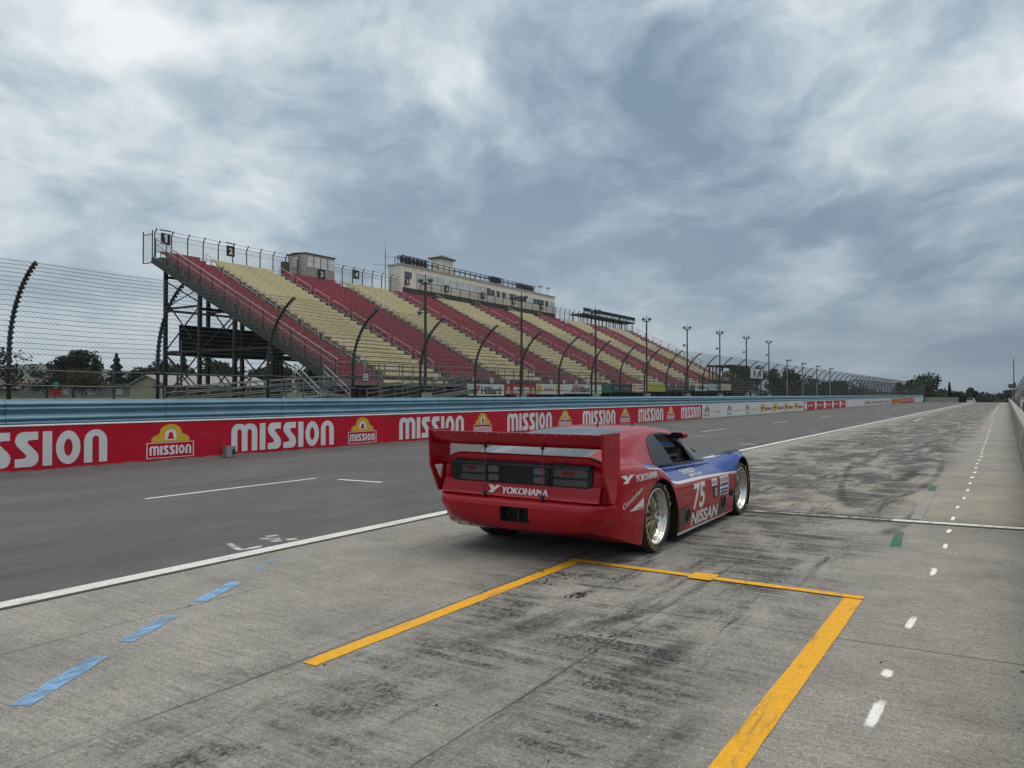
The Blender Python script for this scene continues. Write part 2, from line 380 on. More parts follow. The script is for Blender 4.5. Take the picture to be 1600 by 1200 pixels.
def mark(name, pts, m, text, dz=.008, rag=0., nseg=1):
    """flat painted polygon"""
    b = MB(); b.add([(x, y, crest(y)+dz) for x, y in pts], [tuple(range(len(pts)))])
    return b.build(name, m, text=text, kind='structure', fix=False)
def ragged(x0, y0, x1, y1, wd, n=26, rag=.012, seed=0):
    r = random.Random(seed); L = []; Rr_ = []
    dx, dy = x1-x0, y1-y0; ln = math.hypot(dx, dy); nx, ny = -dy/ln, dx/ln
    for i in range(n+1):
        s_ = i/n; a = wd/2 + r.uniform(-rag, rag); c = wd/2 + r.uniform(-rag, rag)
        L.append((x0+dx*s_+nx*a, y0+dy*s_+ny*a)); Rr_.append((x0+dx*s_-nx*c, y0+dy*s_-ny*c))
    return L + Rr_[::-1]
def line_y(name, x, y0, y1, wd, m, text, dz=.008):
    b = MB(); ys = [y0]+[y for y in YS if y0 < y < y1]+[y1]
    for a, c in zip(ys[:-1], ys[1:]): b.quad((x-wd/2,a,crest(a)+dz),(x+wd/2,a,crest(a)+dz),(x+wd/2,c,crest(c)+dz),(x-wd/2,c,crest(c)+dz))
    return b.build(name, m, text=text, kind='structure', fix=False)
line_y('pit_boundary_line', -6.02, -20, 200, .17, P_white, 'long white line between asphalt track and pit lane')
b = MB(); b.quad((-5.93,-20,.0075),(-5.875,-20,.0075),(-5.875,170,.0075),(-5.93,170,.0075))
b.build('boundary_joint', mat('tar_joint', (.045,.045,.045), .9), kind='structure', text='dark tar joint beside the long white line', fix=False)
# yellow pit box
mark('road_marking', ragged(-3.27,2.99,-3.27,6.20,.11,40,.0025,1), P_yellow, 'left yellow side line of the pit box')
mark('road_marking', ragged(-3.33,6.15,-.895,6.155,.095,40,.0025,2), P_yellow, 'yellow front line of the pit box behind the car', .012)
mark('road_marking', ragged(-.955,6.10,-.955,-1.0,.125,50,.0025,3), P_yellow, 'right yellow side line of the pit box')
mark('road_marking', ragged(-2.10,6.04,-2.10,6.27,.20,4,.004,4), P_yellow, 'small yellow square on the pit box front line', .016)
for i, (a, c) in enumerate([((-4.00,1.84),(-4.36,2.43)), ((-4.50,2.66),(-4.76,3.14)), ((-4.92,3.46),(-5.18,3.98)), ((-5.39,4.30),(-5.66,4.82))]):
    mark('road_marking', ragged(a[0],a[1],c[0],c[1],.105,16,.005,10+i), P_blue if i < 3 else paint_mat('faded_blue_paint', (.30,.42,.55), .62, 9.),
         ['longest pale blue paint dash on the concrete', 'chipped second pale blue paint dash', 'third pale blue dash near the white line', 'almost worn off pale blue dash by the white line'][i])
# sprayed white dashes along the wall side
def spray(x, y, ln, wd, tilt, i):
    n = 18; vs_ = [(x, y, .008)]; r = random.Random(40+i)
    for k in range(n):
        a = 2*math.pi*k/n; dx, dy = math.cos(a), math.sin(a)
        sx = math.copysign(abs(dx)**.6, dx)*wd/2; sy = math.copysign(abs(dy)**.6, dy)*ln/2
        vs_.append((x+sx+tilt*sy+tilt*1.5*(sy/ln*2)**2*.3*wd*2, y+sy+r.uniform(-.01,.01), crest(y)+.008))
    me = bpy.data.meshes.new('sprayed_dash'); me.from_pydata(vs_, [], [(0, 1+k, 1+(k+1) % n) for k in range(n)])
    uv = me.uv_layers.new(name='UVMap')
    for lp in me.loops: uv.data[lp.index].uv = (1.0, .5) if lp.vertex_index == 0 else (0., .5)
    me.materials.append(P_spray); ob = bpy.data.objects.new('sprayed_dash', me); COL.objects.link(ob)
    ob['kind'] = 'structure'; ob['group'] = 'sprayed white dashes along the pit wall'; ob['label'] = 'short sprayed white dash in the wavering row along the pit wall'
dl_ = [(3.97,.47,.070),(4.57,.17,.075),(5.68,.42,.062),(7.39,.46,.058)]
y = 8.70
k = 0
while y < 60:
    dl_.append((y, random.uniform(.36,.5) if y < 12.3 else random.uniform(.45,.55), .055 if y < 16 else .075)); y += 1.0 if y < 10 else (1.1 if y < 40 else 1.6); k += 1
for i, (yy, ln, wd) in enumerate(dl_): spray(-.54+random.uniform(-.02,.02) - max(0, yy-24)*.006, yy, ln, wd, random.uniform(-.03,.05), i)
line_y('road_marking', -.93, 61, 120, .10, P_faint, 'faint far white line along the pit wall')
# steel strip with white paint across the lane, and its dark edges
sk = .09
def cross(x0, x1, y, wd, m, text, dz=.008, name='road_marking', skew=.105): 
    return mark(name, [(x0,y+(x0-x0)*0-wd/2),(x1,y+(x1-x0)*skew-wd/2),(x1,y+(x1-x0)*skew+wd/2),(x0,y+wd/2)], m, text, dz)
cross(-2.95, 1.2, 9.98, .30, mat('tar_joint', None), 'dark trench strip across the pit lane in front of the car', .008, 'trench_strip')
cross(-1.16, 1.2, 9.98+1.79*.105, .15, P_white, 'white painted band across the lane near the wall', .012)
cross(-2.95, -1.16, 9.98, .10, paint_mat('scuffed_white_paint', (.5,.5,.49), .50, 9.), 'scuffed part of the white band before the car', .012)
mark('road_marking', [(-.985,8.39),(-.885,8.45),(-.955,9.40),(-1.035,9.34)], P_green, 'green painted patch beside the sprayed dashes')
mark('road_marking', [(-1.06,13.6),(-.95,13.6),(-.97,14.5),(-1.07,14.5)], P_green, 'farther faded green patch beyond the white band')
mark('road_marking', [(-.95,40.3),(-.74,40.5),(-.86,42.0)], P_yellow, 'small orange triangle painted far down the lane', .009)
mark('concrete_patch', [(-.99,10.4),(-.87,10.4),(-.93,13.5),(-1.06,13.5)], mat('pale_concrete', (.255,.25,.24), .9), 'pale stripe of newer concrete in the lane', .008)
mark('road_marking', [(-4.50,48.7),(-4.40,48.7),(-4.46,54.4),(-4.56,54.4)], P_white, 'short white line far down the pit lane')
mark('road_marking', [(-5.88,26.5),(-5.28,27.6),(-5.32,27.75),(-5.90,26.65)], paint_mat('orange_faded_paint', (.55,.32,.16), .5, 9.), 'faded orange tick beside the long white line', .009)
# grid boxes on the asphalt
k = 0
for y0 in (6.44, 18.3, 30.4, 41.6, 54.2, 67.0, 79.7, 92, 104, 117, 130):
    mark('road_marking', ragged(-10.42, y0, -10.42, y0+3.25, .085, 12, .004, 60+k), P_white, 'lengthwise white grid line on the asphalt track'); k += 1
    if y0 > 7: mark('road_marking', ragged(-9.95, y0-2.9, -9.0, y0-2.85, .12, 6, .004, 60+k), P_faint, 'crosswise white grid line on the asphalt track'); 
mark('road_marking', ragged(-9.93, 9.76, -8.98, 9.84, .10, 6, .004, 59), P_white, 'nearest crosswise white grid line on the asphalt')
for y0 in (23.4, 32.7, 44.6, 57, 69):
    mark('road_marking', ragged(-6.82, y0, -6.35, y0+.15, .28, 6, .01, 90+int(y0)), P_faint, 'worn white tick beside the pit boundary line')
# worn letters by the white line
b = MB()
for q in ([(-6.636,4.956), (-6.573,4.996), (-6.234,4.856), (-6.292,4.805)], [(-6.292,4.805), (-6.234,4.856), (-6.231,5.093), (-6.153,5.011), (-6.184,4.799)]): b.add([(x,y,.008) for x,y in q], [tuple(range(len(q)))])
b.build('road_marking', paint_mat('letter_paint', (.58,.58,.57), .42, 14.), kind='structure', text='worn white letter L beside the long white line', fix=False)
b = MB()
for q in ([(-6.564,5.302), (-6.497,5.405), (-6.417,5.368), (-6.475,5.272)], [(-6.633,5.439), (-6.555,5.566), (-6.477,5.509), (-6.547,5.403)], [(-6.436,5.297), (-6.378,5.393), (-6.217,5.352), (-6.243,5.250)], [(-6.477,5.388), (-6.388,5.445), (-6.329,5.409), (-6.387,5.343)], [(-6.314,5.434), (-6.241,5.540), (-6.154,5.478), (-6.204,5.389)]): b.add([(x,y,.008) for x,y in q], [(0,1,2,3)])
b.build('road_marking', P_faint, kind='structure', text='worn broken white letter by the long white line', fix=False)
# skid marks
def skid_mat():
    m, t = newmat('tyre_rubber_mark'); co = t.coord()
    uv = t.node('ShaderNodeUVMap').outputs[0]; s2 = t.node('ShaderNodeSeparateXYZ'); t.l.new(uv, s2.inputs[0])
    a = t.noise(co, 30, 6, .75, .1, (1, .6, 1)); b_ = t.noise(co, 1.5, 5, .6); r_ = t.noise(co, 1, 5, .7, 0, (2, 40, 1))
    across = t.math('MULTIPLY', t.math('MULTIPLY', s2.outputs[0], t.math('SUBTRACT', 1., s2.outputs[0])), 4.)
    along = t.math('MULTIPLY', t.remap(s2.outputs[1], 0, .2), t.remap(s2.outputs[1], 1, .75))
    al = t.math('MULTIPLY', t.math('MULTIPLY', across, along), t.math('MULTIPLY', t.remap(t.math('ADD', t.math('MULTIPLY', a, .5), t.math('MULTIPLY', r_, .5)), .38, .62), t.remap(b_, .3, .6)))
    p = t.pri((.03,.031,.034), .75); tr = t.node('ShaderNodeBsdfTransparent'); mx_ = t.node('ShaderNodeMixShader')
    t.l.new(t.math('MULTIPLY', al, .95), mx_.inputs[0]); t.l.new(tr.outputs[0], mx_.inputs[1]); t.l.new(p.outputs[0], mx_.inputs[2]); t.out(mx_); return m
SK = skid_mat(); SKF = simple('rubber_black', (.022,.022,.024), .7)
def skid(path, wd, text):
    n = len(path); vs_ = []; uvs = []
    for i, (x, y) in enumerate(path):
        a = path[max(i-1,0)]; c = path[min(i+1,n-1)]; dx, dy = c[0]-a[0], c[1]-a[1]; l = math.hypot(dx, dy)
        for s_ in (-1, 1): vs_.append((x - s_*dy/l*wd/2, y + s_*dx/l*wd/2, crest(y)+.0062)); uvs.append(((s_+1)/2, i/(n-1)))
    me = bpy.data.meshes.new('skid_mark'); me.from_pydata(vs_, [], [(2*i, 2*i+1, 2*i+3, 2*i+2) for i in range(n-1)])
    uv = me.uv_layers.new(name='UVMap')
    for lp in me.loops: uv.data[lp.index].uv = uvs[lp.vertex_index]
    me.materials.append(SK); o = bpy.data.objects.new('skid_mark', me); COL.objects.link(o); o['kind'] = 'structure'; o['label'] = text
skid([(-1.62,11.6),(-1.38,12.4),(-1.26,13.0),(-1.15,13.9),(-1.10,15.2),(-1.10,16.6),(-1.16,18.3),(-1.22,20),(-1.32,22.5)], .16, 'dark curved tyre mark swinging towards the wall')
skid([(-1.85,11.0),(-2.05,12.2),(-2.3,13.6),(-2.5,15.2),(-2.66,16.5),(-2.85,18.5)], .15, 'faint straight tyre mark down the middle of the lane')
skid([(-1.15,8.9),(-1.03,9.8),(-.96,10.8),(-.92,11.6)], .20, 'dark tyre smear over the green patch')
skid([(-1.6,14.5),(-1.52,15.5),(-1.5,16.6),(-1.55,17.6)], .28, 'short dark scuff beside the curved tyre mark')
skid([(-2.35,4.3),(-2.15,4.8),(-2.05,5.3)], .16, 'black scuffed rubber blotch inside the pit box')
skid([(-2.75,3.6),(-2.6,4.2),(-2.5,4.9)], .30, 'long grey rubber smear inside the pit box')
skid([(-1.3,2.2),(-1.25,2.9),(-1.2,3.6)], .18, 'ribbed rubber mark beside the right yellow line')
skid([(-1.75,3.7),(-1.65,4.1),(-1.62,4.7)], .22, 'patch of rubber near the right yellow line')
skid([(-2.80,4.95),(-2.72,5.12),(-2.66,5.32)], .11, 'small dark rubber smudge among the black flecks')
skid([(-2.9,5.4),(-2.65,5.42),(-2.4,5.46)], .10, 'row of black rubber flecks behind the car')
b = MB(); r = random.Random(77)
def fleck(x, y, s_):
    n = r.randint(5, 8); b.add([(x+s_*r.uniform(.5,1.1)*math.cos(6.283*k/n)*.8, y+s_*r.uniform(.5,1.1)*math.sin(6.283*k/n)*1.3, .0085) for k in range(n)], [tuple(range(n))])
for k in range(20): fleck(-3.0+r.gauss(0,.26), 5.62+r.gauss(0,.06), abs(r.gauss(0,.009))+.005)
for k in range(34): fleck(-2.72+r.gauss(0,.035), 5.12+r.gauss(0,.07), abs(r.gauss(0,.010))+.005)
for k in range(12): fleck(-3.12+r.gauss(0,.05), 5.30+r.gauss(0,.05), abs(r.gauss(0,.012))+.005)
for k in range(26): fleck(-2.05+r.gauss(0,.10), 4.15+r.gauss(0,.20), abs(r.gauss(0,.006))+.003)
for k in range(40): fleck(r.uniform(-5.5,.1), r.uniform(1.8,10), abs(r.gauss(0,.006))+.003)
b.build('rubber_flecks', SKF, kind='stuff', text='scattered black rubber flecks on the concrete behind the car', fix=False)
def hills():
    m, t = newmat('wooded_hill'); co = t.coord(); n = t.noise(co, .02, 6, .7)
    t.out(t.pri(t.mix(t.remap(n, .35, .65), (.022,.036,.030), (.045,.062,.045)), 1.)); 
    b = MB(); n_ = 220; D = 3300; vs_ = []; fs = []
    for i in range(n_+1):
        az = R(-125 + 150*i/n_)           # measured from +Y towards +X
        def hh(a):
            # left ridge ~ 85 m, right ridge low
            v = 20 + 34*math.exp(-((a+math.radians(66))/.10)**2) + 30*math.exp(-((a+math.radians(58))/.16)**2) + 8*math.sin(a*9+1)+4*math.sin(a*23)+2*math.sin(a*61)
            r_ = 9 + 1.2*math.sin(a*60) + 1.2*math.sin(a*140+1) + 3*math.sin(a*17)
            k = min(max((a+.35)/.25, 0), 1); return v*1.75*(1-k)+r_*k
        h = hh(az)
        for d, z in ((D-500,-9), (D, h), (D+900, -9)): vs_.append((math.sin(az)*d, math.cos(az)*d, z))
    for i in range(n_):
        for q in range(2): fs.append((i*3+q, i*3+q+1, i*3+q+4, i*3+q+3))
    b.add(vs_, fs); b.build('hills', m, smooth=True, kind='structure', text='low wooded hills on the horizon')
hills()

# ------------------------------------------------------------------ lettering
def text2d(s, bold=0.0, shear=0.0, res=4):
    """default-font text as 2-D triangles normalised to the unit box"""
    cu_ = bpy.data.curves.new('t', 'FONT'); cu_.body = s; cu_.size = 1; cu_.offset = bold; cu_.shear = shear; cu_.resolution_u = res; cu_.fill_mode = 'FRONT'
    ob = bpy.data.objects.new('t', cu_); COL.objects.link(ob)
    dg = bpy.context.evaluated_depsgraph_get(); me = bpy.data.meshes.new_from_object(ob.evaluated_get(dg))
    v = np.array([q.co[:2] for q in me.vertices]); fs = [tuple(p.vertices) for p in me.polygons]
    bpy.data.objects.remove(ob); bpy.data.curves.remove(cu_); bpy.data.meshes.remove(me)
    lo, hi = v.min(0), v.max(0); return (v-lo)/(hi-lo), fs
def arc(cx, cy, r, a0, a1, n=8, ry=None):
    ry = ry or r
    return [(cx+r*math.cos(R(a0+(a1-a0)*i/n)), cy+ry*math.sin(R(a0+(a1-a0)*i/n))) for i in range(n+1)]
def poly2d(loops):
    """list of (outline, holes) -> verts, tris"""
    V, F = [], []
    for out_, holes in loops:
        ls = [[Vector((x, y, 0)) for x, y in l] for l in [out_]+holes]
        k = len(V); V += [(p.x, p.y) for l in ls for p in l]
        F += [tuple(k+i for i in t) for t in tessellate_polygon(ls)]
    return np.array(V), F
def glyph_m(x):
    r, s, W = .30, .27, 1.22; zt = .70; h = W/2
    i1 = (s, h-s/2); i2 = (h+s/2, W-s)
    o = [(0,0)] + arc(r, 1-r, r, 180, 90) + [(h-.14,.995),(h-.05,.97),(h,.93),(h+.05,.97),(h+.14,.995)] + arc(W-r, 1-r, r, 90, 0) + [(W,0),(i2[1],0)]
    for a, c in (i2, i1):
        q = (c-a)/2; o += arc((a+c)/2, zt, q, 0, 180, 8)
        o += [(a,0)]
        if (a, c) == i2: o += [(i1[1],0)]
    return [([(x+p, q) for p, q in o], [])], W
def glyph_n(x):
    W, s = .76, .27; a, c = s, W-s; q = (c-a)/2
    o = [(0,0)] + arc(.36, .64, .36, 180, 90) + arc(W-.36, .64, .36, 90, 0) + [(W,0),(c,0)] + arc((a+c)/2, .70, q, 0, 180) + [(a,0)]
    return [([(x+p, q_) for p, q_ in o], [])], W
def glyph_i(x): return [([(x,0),(x,1),(x+.28,1),(x+.28,0)], [])], .28
def glyph_o(x):
    return [(arc(x+.38,.5,.38,0,360,28,.5)[:-1], [arc(x+.38,.5,.135,360,0,20,.255)[:-1]])], .76
def glyph_s(x):
    o = [(.66,1),(.66,.77),(.44,.765),(.36,.735),(.36,.68),(.42,.62),(.60,.44),(.66,.35),(.68,.25),(.655,.13),(.58,.04),(.46,0),(0,0),(0,.235),(.24,.24),(.31,.265),(.32,.325),(.27,.39),(.09,.565),(.03,.65),(0,.75),(.03,.87),(.10,.96),(.22,1)]
    return [([(x+p, q) for p, q in o], [])], .68
def mission2d():
    x = 0; loops = []
    for g in (glyph_m, glyph_i, glyph_s, glyph_s, glyph_i, glyph_o, glyph_n):
        l, w_ = g(x); loops += l; x += w_ + .115
    v, f_ = poly2d(loops); v[:, 0] /= (x-.115); return v, f_
MISS = mission2d()
def place2d(b, vf, fn, m=0):
    v, fs = vf; b.add([fn(u, q) for u, q in v], fs, m)
def rect_map(axis, plane, a0, a1, z0, z1, nrm):
    """unit box -> rectangle in the plane axis=plane; a0..a1 runs along y (axis x)"""
    return lambda u, q: (plane, a0+(a1-a0)*u, z0+(z1-z0)*q)

# ------------------------------------------------------------------ long painted wall on the far side of the track
XW = -15.77
def grime(name, c, rough=.6, low=(.10,.09,.085), joints=False):
    """painted board: weathering in blotches and scuffs with shapes of their own"""
    m, t = newmat(name); co = t.coord()
    a = t.noise(co, .9, 6, .65, .3, (1, .6, 1)); b_ = t.noise(co, 3.5, 6, .75, .2, (1, .25, 1.8)); g = t.noise(co, 30, 4, .7)
    cc = t.mix(1.0, c, t.remap(a, .3, .7, .86, 1.10), 'MULTIPLY')
    cc = t.mix(t.remap(b_, .60, .74, 0, .35), cc, low)
    cc = t.mix(t.remap(g, .64, .72, 0, .35), cc, low)
    sp = t.node('ShaderNodeSeparateXYZ'); t.l.new(co, sp.inputs[0])
    if joints:
        fr = t.math('FRACT', t.math('DIVIDE', t.math('ADD', sp.outputs[1], 200.35), 3.05)); cc = t.mix(t.math('MULTIPLY', t.math('LESS_THAN', fr, .0035), .7), cc, (.03,.02,.02))
        rag = t.math('ADD', sp.outputs[2], t.math('MULTIPLY', t.noise(co, 5., 6, .75, .2, (1, .5, 1)), .16)); cc = t.mix(t.remap(rag, .150, .128, 0, .85), cc, (.24,.22,.20))
        rub = t.noise(co, 1., 5, .7, .1, (1, .35, 9.), (5,2,1)); cc = t.mix(t.math('MULTIPLY', t.remap(rub, .60, .70), .45), cc, (.05,.03,.03))
    t.out(t.pri(cc, rough, spec=.25, bump=g, bstr=.06)); return m
G_red = grime('wall_red_paint', (.43,.004,.024), .55, joints=True); G_white = grime('wall_white_paint', (.56,.57,.58), .55, joints=True); G_letter = grime('letter_white_paint', (.60,.63,.66), .55, (.35,.35,.35))
G_orange = grime('wall_orange_paint', (.52,.20,.03)); G_yellow = grime('emblem_yellow_paint', (.55,.36,.035), .5); G_dkred = grime('dark_red_paint', (.22,.012,.02))
G_grey = grime('grey_letter_paint', (.30,.31,.33))
wall = empty('track_wall', (XW-.15, 90, 0), 'long low concrete wall with red and white painted panels along the far track edge', 'wall')
b = MB(); ys = [y for y in YS if -20 <= y <= 215]
b2 = MB()
b.box(XW-.30, XW-.004, -20, 195, -.05, .895); b.build('wall_body', concrete_wall, wall)
b = MB(); b.box(XW-.30, XW+.01, -20, 195, .897, .918); b.build('cap_strip', mat('cap_white', (.66,.64,.64), .6, var=.2), wall)
def panel(y0, y1, m, lab): 
    b = MB(); b.box(XW-.003, XW, y0, y1, .035, .895); return label(b.build('painted_panel', m, wall), lab)
def brand_badge(parent, yc, wd, z0=.10, z1=.85):
    """yellow arched emblem over a small red word plate"""
    h = z1-z0; y0 = yc-wd/2; X = XW
    fy = lambda u: y0+wd*u; fz = lambda q: z0+h*q
    b = MB()
    o = [(0,0),(1,0),(1,.46),(0,.46)]; i_ = [(.02,.018),(.98,.018),(.98,.44),(.02,.44)]
    v, f_ = poly2d([(o, [i_])]); place2d(b, (v, f_), lambda u, q: (X+.004, fy(u), fz(q)), 0)
    place2d(b, MISS, lambda u, q: (X+.004, fy(.06+.88*u), fz(.09+.27*q)), 1)
    bell = [(.10,.475),(.90,.475),(.90,.60),(.87,.615),(.84,.66),(.78,.69),(.745,.71)] + [(.5+.235*math.cos(R(a)), .735+.265*math.sin(R(a))) for a in range(0, 181, 12)] + [(.255,.71),(.22,.69),(.16,.66),(.13,.615),(.10,.60)]
    win = [(.38,.52),(.62,.52)] + [(.5+.12*math.cos(R(a)), .70+.14*math.sin(R(a))) for a in range(0, 181, 15)]
    v, f_ = poly2d([(bell, [win])]); place2d(b, (v, f_), lambda u, q: (X+.004, fy(u), fz(q)), 2)
    v, f_ = poly2d([(win, [])]); place2d(b, (v, f_), lambda u, q: (X+.003, fy(u), fz(q)), 0)
    be = [(.415,.555),(.585,.555),(.555,.61),(.54,.72),(.52,.76),(.48,.76),(.46,.72),(.445,.61)]
    v, f_ = poly2d([(be, [])]); place2d(b, (v, f_), lambda u, q: (X+.005, fy(u), fz(q)), 3)
    b.build('emblem', [G_letter, G_letter, G_yellow, G_red], parent)
pr = panel(-20, 46.1, G_red, 'long red painted panel with white lettering and yellow emblems')
for i in range(-1, 8):
    y0 = 12.0+6.1*(i-1)-.05 - (.31 if i < 1 else 0)
    if y0 > 46: break
    b = MB(); place2d(b, MISS, lambda u, q: (XW+.004, y0+3.36*u, .12+.67*q)); b.build('wall_lettering', G_letter, pr)
    if 0 < i < 7: brand_badge(pr, y0-1.60, 1.16)
pw = panel(46.1, 74.31, G_white, 'white painted panel with small red and grey emblems')
def add_text(parent, s, y0, y1, z0, z1, m, bold=.02, X=XW, name='wall_lettering', dz=.004, shear=0):
    b = MB(); place2d(b, text2d(s, bold, shear), lambda u, q: (X+dz, y0+(y1-y0)*u, z0+(z1-z0)*q)); return b.build(name, m, parent)
for yc in (47.0, 51.6, 55.9):
    b = MB()
    for k in range(3):
        q = .62-.13*k; wd = .9
        b.add([(XW+.004, yc-wd/2, q-.10), (XW+.004, yc, q+.12), (XW+.004, yc+wd/2, q-.10), (XW+.004, yc+wd/2, q-.02-.0), (XW+.004, yc, q+.20), (XW+.004, yc-wd/2, q-.02)], [(0,1,4,5),(1,2,3,4)], 0 if k < 2 else 1)
    b.quad((XW+.004,yc-.5,.16),(XW+.004,yc+.5,.16),(XW+.004,yc+.5,.28),(XW+.004,yc-.5,.28), 1)
    b.build('emblem', [G_dkred, G_grey], pw)
for y0, y1 in ((48.0,50.5),(52.5,54.6),(56.6,59.0)):
    b = MB()
    for k, (a, c, h) in enumerate([(0,.1,.04),(.14,.24,.06),(.30,.36,.10),(.38,.44,.12),(.46,.52,.12),(.54,.60,.12),(.62,.66,.10),(.74,.84,.06),(.88,1,.04)]):
        b.quad((XW+.004,y0+(y1-y0)*a,.42-h/2),(XW+.004,y0+(y1-y0)*c,.42-h/2),(XW+.004,y0+(y1-y0)*c,.42+h/2),(XW+.004,y0+(y1-y0)*a,.42+h/2))
    b.build('wall_lettering', G_grey, pw)
for y0, y1 in ((59.4,63.0),(63.2,66.8),(67.0,70.2),(70.5,74.0)):
    b = MB(); b.quad((XW+.004,y0,.16),(XW+.004,y0+1.15,.24),(XW+.004,y0+1.15,.82),(XW+.004,y0,.74)); b.quad((XW+.006,y0+.15,.40),(XW+.006,y0+1.0,.47),(XW+.006,y0+1.0,.60),(XW+.006,y0+.15,.52), 1)
    b.build('emblem', [G_yellow, G_dkred], pw); add_text(pw, "Sahlen's", y0+1.25, y1-.1, .30, .62, G_dkred, .03)
pt = panel(74.31, 96.1, G_red, 'red painted panel with five white marks')
for y0, y1 in ((74.6,78.2),(79.1,82.8),(83.5,87.2),(87.9,91.6),(92.4,95.6)):
    b = MB(); b.quad((XW+.004,y0,.14),(XW+.004,y0+.95,.14),(XW+.004,y0+.95,.80),(XW+.004,y0,.80)); b.build('emblem', G_letter, pt)
    add_text(pt, 'TOYOTA', y0+1.15, y1, .36, .60, G_letter, .03)
panel(96.1, 109.9, G_white, 'plain white painted panel')
pb = panel(109.9, 137.8, G_white, 'white painted panel with four dark red words')
for y0, y1 in ((110.8,116.2),(117.4,122.4),(123.7,128.6),(130.1,136.2)): add_text(pb, 'BOSCH', y0, y1, .28, .64, G_dkred, .04)
po = panel(137.8, 152.1, G_orange, 'orange painted panel'); add_text(po, 'SUNOCO', 139.5, 150.5, .3, .62, G_dkred, .02)
pr2 = panel(152.1, 175.8, G_red, 'far red painted panel')
for k in range(4): add_text(pr2, 'TOYOTA', 153+5.7*k, 157.4+5.7*k, .28, .66, G_letter, .03)
panel(175.8, 195, G_white, 'last white painted panel')
b = MB(); b.box(XW+.001, XW+.16, 11.70, 11.86, .02, .27, 0); b.box(XW+.001, XW+.03, 11.86, 12.06, .19, .27, 0); b.box(XW+.001, XW+.02, 11.86, 12.06, .02, .19, 1)
b.box(XW+.02, XW+.14, 11.88, 12.04, .02, .05, 0)
b.build('drain_box', [galv, black], origin=(XW, 11.9, 0), text='small grey drain box at the foot of the red wall', cat='drain box')

# ------------------------------------------------------------------ blue corrugated guardrail behind the wall
XG = -18.45
gr = empty('guardrail', (XG, 90, 0), 'tall blue guardrail of stacked corrugated steel rails behind the painted wall', 'guardrail')
def rail_paint(name, c):
    m, t = newmat(name); co = t.coord(); n = t.noise(co, 2.2, 5, .6, 0, (1, .35, 1)); n2 = t.noise(co, 22, 4, .7)
    cc = t.mix(1., c, t.remap(n, .3, .7, .76, 1.2), 'MULTIPLY'); cc = t.mix(t.remap(n2, .62, .74, 0, .4), cc, (.05,.07,.085))
    sp = t.node('ShaderNodeSeparateXYZ'); t.l.new(co, sp.inputs[0])
    fr = t.math('FRACT', t.math('DIVIDE', t.math('ADD', sp.outputs[1], 200.), 3.81)); cc = t.mix(t.math('MULTIPLY', t.math('LESS_THAN', fr, .006), .75), cc, (.02,.03,.04))
    st = t.noise(co, 1., 4, .6, 0, (1, 2.2, .4), (3,0,0)); cc = t.mix(t.remap(st, .60, .72, 0, .30), cc, (.16,.13,.11))
    t.out(t.pri(cc, t.remap(n, .3, .7, .28, .45), 0, 0, .5)); return m
Bl = rail_paint('blue_rail_paint', (.135,.275,.375)) 
NR = 4; PH = .325
for r_ in range(NR):
    zb = 1.405-PH*(r_+1)
    prof = [(0,.0),(.012,.015),(.012,.045),(.075,.085),(.085,.11),(.075,.135),(.02,.155),(.02,.170),(.075,.19),(.085,.215),(.075,.24),(.012,.28),(.012,.305),(0,.318)]
    b = MB(); ysl = list(np.arange(-12, 231, 3.0)); n = len(prof); vs_ = []
    for i, yy in enumerate(ysl):
        jx = random.uniform(-.006,.006); jz = random.uniform(-.004,.004)
        for px, pz in prof: vs_.append((XG+px+jx, yy, zb+pz+jz))
    fs = [(i*n+k, i*n+k+1, (i+1)*n+k+1, (i+1)*n+k) for i in range(len(ysl)-1) for k in range(n-1)]
    b.add(vs_, fs); b.build('rail', Bl, gr, smooth=True)
for k, yy in enumerate(np.arange(-10, 231, 3.62)):
    b = MB(); b.box(XG-.17, XG-.012, yy-.05, yy+.05, 0, 1.36); b.build('post', galv, gr)

# ------------------------------------------------------------------ debris fence with curved posts
XF = -19.0
fence = empty('debris_fence', (XF, 90, 1.0), 'tall wire debris fence with curved steel posts leaning over the track', 'fence')
def fence_path(n=12):
    p = [(XF, 0.9), (XF, 2.42)]
    RR = 2.30
    for i in range(1, n+1):
        a = R(60)*i/n; p.append((XF+RR*(1-math.cos(a)), 2.42+RR*math.sin(a)))
    return p
FP = fence_path()
FY = [8.45+3.63*k - 3.63*2 for k in range(66)]
postm = simple('fence_post_steel', (.050,.056,.056), .5, .3, .35, 3.)
b = MB(); b.tube([(x, 0, z) for x, z in FP], [.048]*2+[.046-.0012*i for i in range(len(FP)-2)], 8)
arcL = [0.]
for (x0, z0), (x1, z1) in zip(FP[:-1], FP[1:]): arcL.append(arcL[-1]+math.hypot(x1-x0, z1-z0))
def at_arc(s_):
    s_ = min(max(s_, 0), arcL[-1])
    for i in range(len(FP)-1):
        if s_ <= arcL[i+1]:
            k = (s_-arcL[i])/(arcL[i+1]-arcL[i]); return (FP[i][0]+(FP[i+1][0]-FP[i][0])*k, FP[i][1]+(FP[i+1][1]-FP[i][1])*k)
    return FP[-1]
CAB = [at_arc(s_) for s_ in np.linspace(1.55, arcL[-1]-.05, 20)]
for x, z in CAB: b.box(x-.035, x+.05, -.05, .05, z-.05, z+.0)
for z in (1.25, 1.72, 2.08): b.box(XF-.10, XF+.10, -.13, .13, z-.03, z+.03)
pmesh = b.mesh('fence_post', postm, (XF, 0, 0), True)
for i, yy in enumerate(FY):
    o = bpy.data.objects.new('post', pmesh); COL.objects.link(o); o.parent = fence; o.location = (0, yy-90, -1.0)
cabm = simple('cable_steel', (.10,.105,.11), .4, .6)
